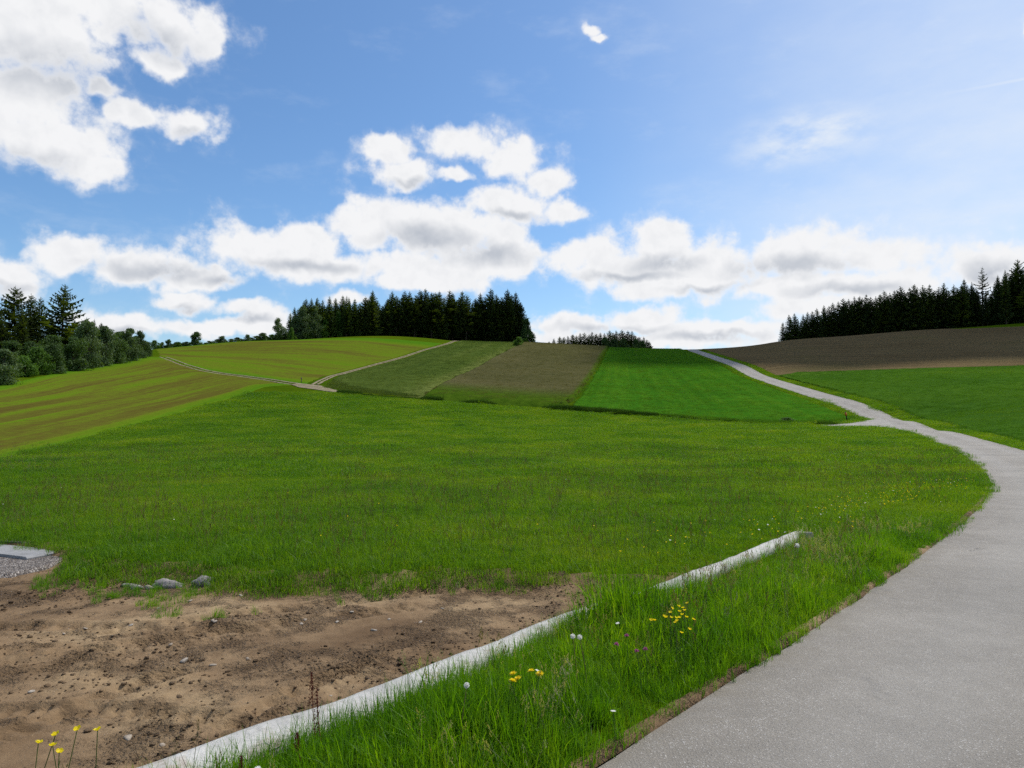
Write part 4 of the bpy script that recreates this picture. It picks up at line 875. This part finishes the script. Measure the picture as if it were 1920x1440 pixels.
# hill-top wood
WOOD = [(542,586),(550,575),(567,563),(572,559),(583,559),(592,557),(604,562),(617,555),(626,558),(639,553),(648,555),(653,557),(664,559),(674,568),(684,556),(697,544),(716,572),(724,560),(734,546),(742,553),(758,545),(767,546),(777,556),(787,544),(798,541),(809,548),(816,548),(825,545),(841,544),(848,550),(865,546),(874,552),(891,558),(900,549),(909,556),(920,541),(930,552),(941,556),(952,542),(967,547),(977,566)]
ORD = 'first second third fourth fifth sixth seventh eighth ninth tenth eleventh twelfth thirteenth fourteenth fifteenth sixteenth seventeenth eighteenth nineteenth twentieth'.split(); ORD += ['twenty-' + w for w in ORD[:9]] + ['thirtieth'] + ['thirty-' + w for w in ORD[:9]] + ['fortieth'] + ['forty-' + w for w in ORD[:9]]
for i, (px, py) in enumerate(WOOD):
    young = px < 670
    D = np.interp(px, [540, 640, 720, 800, 860, 980], [272, 284, 294, 297, 299, 306]) + rng.uniform(-1, 5); b = col_at(px, D); h = height(b, py)
    lab = ['tall dark spruce on the front edge of the hill-top wood, %s from the left', 'slim green spruce in the lighter left half of the hill-top wood, %s from the left'][young] % ORD[i]
    if px == 697: lab = 'tallest slim spruce standing out left of the middle of the hill-top wood'
    if px == 542: lab = 'small spruce at the far left end of the hill-top wood'
    if px == 977: lab = 'spruce closing the right end of the hill-top wood'
    if px == 920: lab = 'ragged double-topped spruce in the right part of the hill-top wood'
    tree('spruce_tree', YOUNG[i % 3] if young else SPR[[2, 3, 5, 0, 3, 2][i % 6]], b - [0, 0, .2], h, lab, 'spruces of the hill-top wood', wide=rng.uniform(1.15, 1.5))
for i in range(78):
    px = 548 + (975 - 548) * (i + rng.uniform(0, 1)) / 78; row = i % 3 + 1
    D = np.interp(px, [540, 640, 720, 800, 860, 980], [276, 290, 300, 304, 306, 312]) + row * 7 + rng.uniform(-2, 2); b = col_at(px, D)
    top = np.interp(px, [x for x, _ in WOOD], [y for _, y in WOOD]) + rng.uniform(5, 17)
    tree('spruce_tree', SPR[int(rng.integers(0, 6))], b - [0, 0, .2], height(b, top), 'dark spruce half hidden inside the hill-top wood', 'inner spruces of the hill-top wood', wide=rng.uniform(1.2, 1.5))
# right-hand plantation
RT = [(1470,604),(1482,590),(1492,588),(1508,590),(1517,585),(1526,584),(1535,578),(1549,573),(1557,574),(1565,568),(1576,566),(1586,560),(1596,561),(1605,557),(1613,556),(1621,558),(1629,552),(1637,557),(1645,557),(1653,553),(1661,546),(1672,550),(1682,545),(1694,538),(1701,547),(1712,540),(1720,534),(1734,536),(1747,534),(1757,545),(1766,539),(1775,532),(1784,545),(1793,535),(1800,541),(1806,535),(1814,522),(1827,529),(1837,540),(1846,501),(1855,548),(1862,550),(1877,516),(1891,506),(1902,515),(1915,487),(1930,500),(1945,512)]
for i, (px, py) in enumerate(RT):
    D = np.interp(px, [1465, 1600, 1700, 1800, 1920], [308, 292, 278, 268, 258]) + rng.uniform(0, 3); b = col_at(px, D); h = height(b, py)
    lab = 'young dark spruce in the front row of the right plantation, %s from the left' % ORD[i]; pr = PLANT[i % 3]
    if px >= 1814: lab = 'older dark spruce at the right end of the plantation, %s of the row' % ORD[i]; pr = SPR[i % 3]
    if px == 1846: lab = 'thin bare-stemmed spruce rising above the right plantation'; pr = SPARSE[2]
    if px == 1915: lab = 'tallest open-branched spruce at the right edge of the picture'; pr = SPARSE[1]
    if px == 1470: lab = 'low spruce at the left end of the right plantation'
    tree('spruce_tree', pr, b - [0, 0, .15], h, lab, 'spruces of the right plantation', wide=rng.uniform(1, 1.25) * (1.15 if px < 1814 else .9))
for i in range(72):
    px = 1474 + 480 * (i + rng.uniform(0, 1)) / 72; D = np.interp(px, [1465, 1600, 1700, 1800, 1920], [312, 297, 283, 272, 262]) + (i % 3) * 4 + rng.uniform(0, 3); b = col_at(px, D)
    top = np.interp(px, [x for x, _ in RT if x not in (1846,)], [y for x, y in RT if x not in (1846,)]) + rng.uniform(5, 16)
    tree('spruce_tree', PLANT[i % 3], b - [0, 0, .15], height(b, top), 'young spruce inside the dense right plantation', 'inner spruces of the right plantation', wide=rng.uniform(1, 1.3))
# spruces at the left
for px, py, D, pr, lab in [(24,535,165,SPARSE[0],'broad old spruce with open crown at the left edge'),(-14,556,160,SPR[5],'dark spruce cut by the left picture edge'),(55,551,170,SPR[3],'dark spruce right of the broad old spruce'),(70,557,174,SPR[2],'narrower dark spruce between the two open-crowned spruces'),(112,533,168,SPARSE[1],'tall open-branched spruce standing clear at the left'),(38,575,158,SPR[0],'lower dark spruce in front of the broad old spruce'),(92,590,172,SPR[5],'short dark spruce left of the tall open-branched spruce'),(0,590,156,SPR[2],'low dark spruce at the left edge behind the bushes'),(122,612,166,SPR[5],'dark spruce filling below the tall open-branched spruce')]:
    b = col_at(px, D); tree('spruce_tree', pr, b - [0, 0, .2], height(b, py), lab, 'spruces at the left', wide=1.2)
for i, (px, py) in enumerate([(136,598),(146,601),(157,597),(165,602),(174,598),(186,604),(195,610),(203,617)]):
    b = col_at(px, 205 + i * 2); tree('spruce_tree', SPR[i % 6], b - [0, 0, .2], height(b, py), 'small spruce top showing behind the left bushes', 'spruces behind the left bushes', wide=1.2)
# far wood beyond the crest
FARW = [(1030,640),(1039,635),(1050,631),(1058,632),(1066,630),(1074,627),(1081,629),(1088,625),(1097,624),(1104,627),(1110,622),(1118,626),(1126,624),(1134,625),(1142,620),(1150,624),(1157,620),(1168,619),(1179,620),(1184,621),(1192,629),(1200,632),(1208,632),(1213,637),(1219,641)]
for i, (px, py) in enumerate(FARW):
    b = col_at(px, 372 + rng.uniform(0, 10)); tree('spruce_tree', SPR[i % 6], b, height(b, py), 'dark spruce top of the far wood beyond the crest', 'spruces of the far wood', wide=rng.uniform(1.5, 1.9))
BR = {'d': [broad(60 + i, 6, 5, M_leafd, 28, 9500, .155) for i in range(3)], 'b': [broad(70 + i, 6, 5.4, M_leafb, 26, 9000, .155) for i in range(3)], 'g': [broad(80 + i, 7, 4.6, M_leafg, 28, 9500, .16, airy=.35, droop=True) for i in range(3)]}
def bush(px, top, base_py, wpx, kind, lab, group, D=None, name='leafy_shrub', cat='shrub'):
    b = hit(px, base_py) if D is None else col_at(px, D); h = height(b, top); pr = BR[kind][int(rng.integers(0, 3))]; w0 = {'d': 5, 'b': 5.4, 'g': 4.6}[kind]
    return tree(name, pr, b - [0, 0, .1], h, lab, group, cat, wide=(wpx * b[1] / F / w0) / (h / pr[2]))
for a in [(8,655,721,70,'g','grey-green bush at the left picture edge, nearest of the hedge'),(46,668,707,48,'b','bright green bush between the nearest grey-green bush and the darker hedge'),(72,652,703,52,'b','bright green leafy bush below the tall open-branched spruce'),(100,646,700,50,'d','dark rounded bush below the tall open-branched spruce'),(136,632,695,62,'d','broad dark bush in the middle of the left hedge'),(166,604,690,60,'g','tall willowy tree in the middle of the left hedge'),(196,612,686,52,'g','willowy tree right of the tallest one in the left hedge'),(216,630,681,46,'d','dark bush between the willowy trees of the left hedge'),(240,616,677,46,'g','feathery-topped tree near the right end of the left hedge'),(262,622,671,38,'g','last feathery-topped tree at the right end of the left hedge'),(276,641,668,24,'d','low dark bush closing the left hedge')]:
    bush(*a, 'bushes and trees of the left hedge')
for n_, (px, top, w, k, D) in enumerate([(20,640,60,'d',150),(60,640,50,'d',152),(95,630,60,'d',160),(130,625,60,'d',170),(180,618,50,'d',188),(222,622,50,'d',200),(255,630,40,'d',205)]):
    bush(px, top, None, w, k, 'dark bush in the second row of the left hedge, %s from the left' % ORD[n_], 'second row of the left hedge', D)
for px, top, w, k, D, lab in [(289,638,20,'b',238,'small bright bush just right of the left hedge'),(303,641,13,'d',242,'tiny dark bush on the crest, second right of the left hedge'),(314,636,16,'d',242,'small dark tree on the crest left of the round pair'),(332,641,19,'b',244,'round green bush on the crest left of the lone tree'),(347,640,16,'d',244,'dark bush next to the lone tree on the crest'),(366,622,26,'d',244,'lone leafy tree on the crest above the farm track'),(384,642,15,'b',248,'low bright bush right of the lone tree on the crest'),(399,642,17,'b',250,'second low bright bush right of the lone tree'),(415,630,20,'g',252,'airy pale small tree on the crest'),(449,638,13,'b',256,'little bush on the crest between the airy small trees'),(462,627,15,'g',258,'thin airy young tree on the crest'),(474,636,14,'b',259,'low bush right of the thin airy tree'),(491,624,23,'d',260,'round dark bush near the hill-top wood'),(503,632,16,'b',262,'bright bush between the round dark bush and the wood'),(520,598,30,'g',264,'pale airy tree at the left end of the hill-top wood'),(532,624,18,'d',264,'bush at the foot of the pale airy tree'),(544,614,13,'b',264,'narrow bright green young tree beside the pale airy tree'),(566,576,44,'g',274,'large grey-green leafy tree at the left front of the hill-top wood'),(587,574,34,'g',278,'tall grey-green leafy tree in the left front of the hill-top wood'),(606,600,22,'b',280,'bright leafy tree among the left spruces of the wood'),(634,586,26,'b',285,'yellow-green leafy tree in front of the slim spruces'),(700,600,24,'b',292,'light green leafy tree below the tallest slim spruce'),(672,612,14,'b',290,'small bright young tree at the wood edge'),(986,598,26,'d',304,'dark leafy tree at the right end of the hill-top wood'),(995,622,22,'d',302,'low dark bush trailing off the right end of the hill-top wood')]:
    bush(px, top, None, w, k, lab, 'single bushes and leafy trees along the crest', D)
HF = [(x, 636 + 12 * (365 - x) / 80 + (4 if i % 3 else 0) if x < 365 else 648 - (x - 365) * .085 - 5 - (i % 3) * 2, 13 + 5 * (i % 3), 'dbgd'[i % 4], 240 + (x - 285) * .10 + 3) for i, x in enumerate([296,308,321,327,339,354,375,391,407,422,433,444,455,468,480,484,498,509,513,526,538,551])]
for n_, (px, top, w, k, D) in enumerate(HF):
    bush(px, top, None, w, k, 'low bush of the crest hedge left of the wood, %s from the left' % ORD[n_], 'low hedge along the crest', D)
for px, top, w, k, D, lab in [(554,596,26,'g',272,'light grey-green leafy tree at the far left of the wood front'),(577,590,24,'b',276,'fresh green leafy tree between the two grey-green trees of the wood'),(596,592,22,'g',279,'slender grey-green leafy tree right of the tall leafy pair'),(618,604,20,'b',283,'low fresh green leafy tree left of the yellow-green one'),(650,606,16,'g',288,'small grey-green leafy tree right of the yellow-green one')]:
    bush(px, top, None, w, k, lab, 'single bushes and leafy trees along the crest', D)
for px, top, D in [(428,638,256),(438,640,257)]:
    b = col_at(px, D); tree('spruce_tree', PLANT[0], b, height(b, top), 'tiny %s conifer on the crest right of the airy pale tree' % ('left' if px == 428 else 'right'), 'tiny conifers on the crest')
for px, top, base, w in [(972,632,646,22),(983,634,645,20)]:
    b = hit(px, base + 4) if px < 980 else col_at(px, 286); bush(px, top, None, w, 'b', 'bright low shrub at the top corner of the brown crop, %s one' % ('left' if px == 972 else 'right'), 'shrubs at the brown crop corner', b[1])
for px, top, w in [(1135,634,26),(1152,637,26),(1172,635,30),(1192,636,26),(1205,640,20)]:
    bush(px, top, None, w, 'd', 'dark leafy tree in front of the far wood, %s' % {1135:'leftmost',1152:'second from left',1172:'middle',1192:'second from right',1205:'rightmost'}[px], 'leafy trees before the far wood', 350)
for px, base, w, lab in [(1052,762,26,'dark weedy clump at the lower right corner of the brown crop'),(1175,775,18,'small weedy clump on the lower edge of the bright green crop'),(1475,791,28,'weedy clump near the junction on the lower edge of the bright green crop')]:
    bush(px, base - w * .34, base + 1, w * 1.3, 'b', lab, 'weedy clumps on the field margin', name='weed_clump', cat='weeds')

# ------------------------------------------------------------------ marker posts
def marker(px, py_base, h, lean, label, band):
    b = hit(px, py_base); o = obj('marker_post', None, None, label=label, cat='post', loc=b, rot=(0, lean, .3))
    m = MB(); m.tube([(0, 0, -.2), (0, 0, h * .55), (0, 0, h * .98), (0, 0, h)], [.065, .062, .06, .045], 8); p = m.build('post'); obj('post', p, M_post if band else M_wood, o)
    m = MB(); m.tube([(0, 0, h * .60), (0, 0, h * .88)], [.115, .115], 8); obj('reflector_band' if band else 'cap', m.build('band'), M_orange if band else M_wood, o)
marker(1589, 790, 1.15, -.25, 'short leaning black post with an orange band at the road junction', True)
marker(565, 718, 1.05, .0, 'short dark post where the two farm tracks meet', False)

# ------------------------------------------------------------------ flowers
def stem_mesh(P, r=.0016): m = MB(); m.tube(P, r, 4, False); return m.build('stem')
def daisy_head(seed, rad, rows, npet, w, cup=.3):
    g = np.random.default_rng(seed); b = MB()
    for k in range(rows):
        for j in range(npet):
            a = 6.283 * (j + .5 * k) / npet + g.normal(0, .08); L = rad * (1 - .22 * k) * g.uniform(.88, 1.08); up = cup + .35 * k; c, s = math.cos(a), math.sin(a)
            q = lambda t, sd: (c * L * t - s * sd, s * L * t + c * sd, L * up * t * t + .001 * k)
            b.add([q(.08, -w * .3), q(.08, w * .3), q(.7, w), q(1, w * .35), q(1, -w * .35), q(.7, -w)], [(0, 1, 2, 5), (5, 2, 3, 4)])
    return b.build('flower_head', False)
def butter_head(seed): return daisy_head(seed, .013, 1, 5, .008, .75)
def puff(seed, rad=.017):
    g = np.random.default_rng(seed); b = MB()
    for _ in range(80):
        d = g.normal(0, 1, 3); d /= np.linalg.norm(d); a = np.cross(d, g.normal(0, 1, 3)); a /= np.linalg.norm(a); t = d * rad; b.add([d * .003, t + a * .004, t - a * .004], [(0, 1, 2)])
        e = np.cross(d, a); b.add([t + e * .005, t - e * .005, t * 1.12 + a * .003], [(0, 1, 2)])
    return b.build('seed_head', False)
def ball(seed, rad=.011):
    g = np.random.default_rng(seed); b = MB()
    for _ in range(70):
        d = g.normal(0, 1, 3); d[2] = abs(d[2]) * 1.2 - .3; d /= np.linalg.norm(d); a = np.cross(d, g.normal(0, 1, 3)); a /= np.linalg.norm(a); b.add([d * rad * .3 + a * .002, d * rad * .3 - a * .002, d * rad * 1.1], [(0, 1, 2)])
    return b.build('flower_head', False)
HEADS = {'dandelion': (daisy_head(1, .021, 3, 22, .0022, .12), M_yellow), 'buttercup': (butter_head(2), M_yellow), 'seed': (puff(3), M_fluff), 'clover': (ball(4), M_purple), 'daisy': (daisy_head(5, .014, 1, 18, .0018, .05), M_white)}
def flower(kind, name, px, py, hh, label, group, scale=1.0, D=None, stemmat=None):
    if D is None:
        p = hit_fn(px, py, lambda X, Y: gz(X, Y) + hh); top = p
    else: top = at_depth(px, py, D)
    g = float(gz(np.array([top[0]]), np.array([top[1]]))[0]); H = top[2] - g; lx, ly = rng.normal(0, .12) * H, rng.normal(0, .12) * H
    o = obj(name, None, None, label=label, cat='flower', group=group, loc=(top[0] + lx, top[1] + ly, g - .01))
    obj('stem', stem_mesh([(0, 0, 0), (-lx * .3, -ly * .3, H * .5), (-lx, -ly, H)]), stemmat or M_stem, o)
    hm, mt = HEADS[kind]
    obj('seed_head' if kind == 'seed' else 'flower_head', hm, mt, o, loc=(-lx, -ly, H), rot=(rng.uniform(-.3, .6), rng.uniform(-.3, .3), rng.uniform(0, 6)), scale=scale)
for (px, py), lab in zip([(962,1260),(971,1269),(961,1274),(996,1256),(1012,1260)], ['upper left of the five yellow dandelions in the verge', 'dandelion just right of the lowest one in the verge', 'lowest yellow dandelion of the five in the verge', 'yellow dandelion second from right in the verge group', 'rightmost yellow dandelion in the verge group']):
    flower('dandelion', 'dandelion', px, py, .27, lab, 'yellow dandelions in the verge')
for (px, py), lab, h in zip([(1074,1190),(1087,1192),(875,1282)], ['white dandelion clock on the left of the tall pair', 'white dandelion clock on the right of the tall pair', 'single small dandelion clock nearer than the yellow dandelions'], [.36, .36, .30]):
    flower('seed', 'dandelion_clock', px, py, h, lab, 'dandelion clocks', scale=.75, stemmat=M_bstem)
flower('seed', 'dandelion_clock', 1494, 1021, .27, 'far dandelion clock by the end of the concrete strip', 'dandelion clocks', 1.3)
for (px, py), lab in zip([(1175,1190),(1156,1206),(1210,1214),(1194,1219)], ['topmost pink clover head right of the dandelion clocks', 'leftmost dark clover head right of the dandelion clocks', 'rightmost pink clover head in the verge', 'lowest dark clover head in the verge']):
    flower('clover', 'clover_flower', px, py, .26, lab, 'red clover heads in the verge', 1.3)
BC = [(1289,1129),(1273,1135),(1281,1138),(1284,1142),(1260,1138),(1257,1146),(1274,1144),(1279,1150),(1245,1153),(1250,1155),(1259,1156),(1268,1156),(1274,1156),(1287,1155),(1300,1159),(1269,1162),(1267,1165),(1227,1161),(1221,1160),(1293,1178),(1278,1184)]
for px, py in BC: flower('buttercup', 'buttercup', px, py, .31, 'yellow buttercup in the dense verge cluster beyond the clover', 'buttercup cluster in the verge', .92)
for (px, py), lab in zip([(145,1363),(183,1364),(104,1373),(72,1388),(99,1393),(111,1405)], ['topmost left buttercup at the lower left corner', 'rightmost buttercup at the lower left corner', 'third highest buttercup at the lower left corner', 'leftmost buttercup at the lower left corner', 'second lowest buttercup at the lower left corner', 'lowest buttercup at the lower left corner']):
    flower('buttercup', 'buttercup', px, py, 0, lab, 'buttercups at the lower left corner', 1.0, D=2.55 + rng.uniform(-.1, .1))
for px, py, lab in [(1008,1254,'white daisy beside the yellow dandelions'),(483,1436,'white daisy at the bottom edge beside the concrete strip'),(1150,1330,'white clover-like daisy low in the verge near the road'),(1158,1166,'small white daisy above the dandelion clocks')]:
    flower('daisy', 'daisy', px, py, .22, lab, 'white daisies in the verge')
def sorrel(px, py, D, hl, label):
    top = at_depth(px, py, D); g = float(gz(np.array([top[0]]), np.array([top[1]]))[0]); H = top[2] - g
    o = obj('sorrel_plant', None, None, label=label, cat='plant', group='red sorrel spikes', loc=(top[0], top[1], g)); r = np.random.default_rng(int(px))
    obj('stem', stem_mesh([(.03, 0, 0), (.01, 0, H * .5), (0, 0, H)], .0017), M_red, o); b = MB()
    for k in range(120):
        t = r.uniform(0, 1); z = H - t * hl; a = r.uniform(0, 6.28); rr = (.004 + .016 * t) * r.uniform(.3, 1); q = np.array([math.cos(a) * rr, math.sin(a) * rr, z]); s = .0028
        b.add([q + [-s, 0, 0], q + [s, 0, 0], q + [0, 0, s * 2.2], q + [0, s, s]], [(0, 1, 2), (0, 3, 2), (1, 3, 2)])
    obj('flower_spike', b.build('flower_spike', False), M_red, o)
sorrel(584, 1262, 3.45, .16, 'tallest red sorrel spike in front of the concrete strip'); sorrel(594, 1290, 3.4, .20, 'red sorrel spike just right of the tallest one'); sorrel(557, 1374, 3.2, .08, 'short red sorrel spike left of the two tall ones'); sorrel(452, 1418, 3.0, .09, 'low red sorrel spike near the bottom of the strip')
# far yellow and white specks: uncountable flowers in the grass of the bend
def far_flowers():
    hb = HEADS['buttercup'][0].copy(); hb.materials.clear(); hb.materials.append(M_yellow); hw = HEADS['daisy'][0].copy(); hw.materials.clear(); hw.materials.append(M_white)
    P = []
    C = pl([(1545,990),(1600,965),(1650,952),(1700,940),(1750,930),(1800,912)])
    C = resample(C, 240); P.append(C + rng.normal(0, .35, C.shape) * np.linspace(.8, 2.0, 240)[:, None])
    a = pl([(1500,995),(1250,1060),(1170,1070)]); a = resample(a, 50); P.append(a + rng.normal(0, .5, a.shape))
    X, Y = wedge(200, 8, 45, 1.3); P.append(np.stack([X, Y], -1))
    P = np.vstack(P); ok, s = on_grass(P[:, 0], P[:, 1], .3); P = P[ok & (s > .2)]; n = len(P)
    sc_ = rng.uniform(.55, 1.0, n); idx = (rng.uniform(0, 1, n) < .3).astype(int)
    o = scatter('wildflowers', [hb, hw], None, np.c_[P, gz(P[:, 0], P[:, 1]) + rng.uniform(.16, .26, n)], rs(n, .3), np.stack([sc_] * 3, -1), idx, 'scattered yellow and white wildflower specks in the bend meadow')
far_flowers()

# ------------------------------------------------------------------ the cumulus above the right-hand hill: its shadow lies on the far fields
def cloud():
    c0 = np.array([74., 214., 20.]); up = np.array(SUN_DIR); t = 1500 / up[2]; c = c0 + up * t
    V = []; Fc = []; n = 0; g = np.random.default_rng(5); b, f = ICO3
    for (x, y, r) in [(10,20,60),(40,10,64),(95,-10,74),(150,-20,70),(200,-30,66),(60,70,66),(130,60,70),(-20,85,50),(120,-85,52),(185,-92,56),(235,-90,60),(70,-62,30),(200,-122,46),(262,-110,60),(0,110,60),(90,130,60),(230,30,60),(-60,110,46)]:
        ph = g.uniform(0, 6, 3); d = 1 + .14 * np.sin(b[:, 0] * 4 + ph[0]) * np.sin(b[:, 1] * 5 + ph[1]) + .08 * np.sin(b[:, 2] * 9 + ph[2] + b[:, 0] * 7)
        v = b * d[:, None] * [r, r, r * .55] + c + [x, y, g.uniform(-8, 18)]; V.append(v); Fc.append(f + n); n += len(b)
    obj('cloud', mesh('cloud', np.vstack(V), np.vstack(Fc)), M_cloud, kind='structure', label='white cumulus cloud over the right-hand hill, above the picture')
cloud()
print('objects', len(SC.objects))
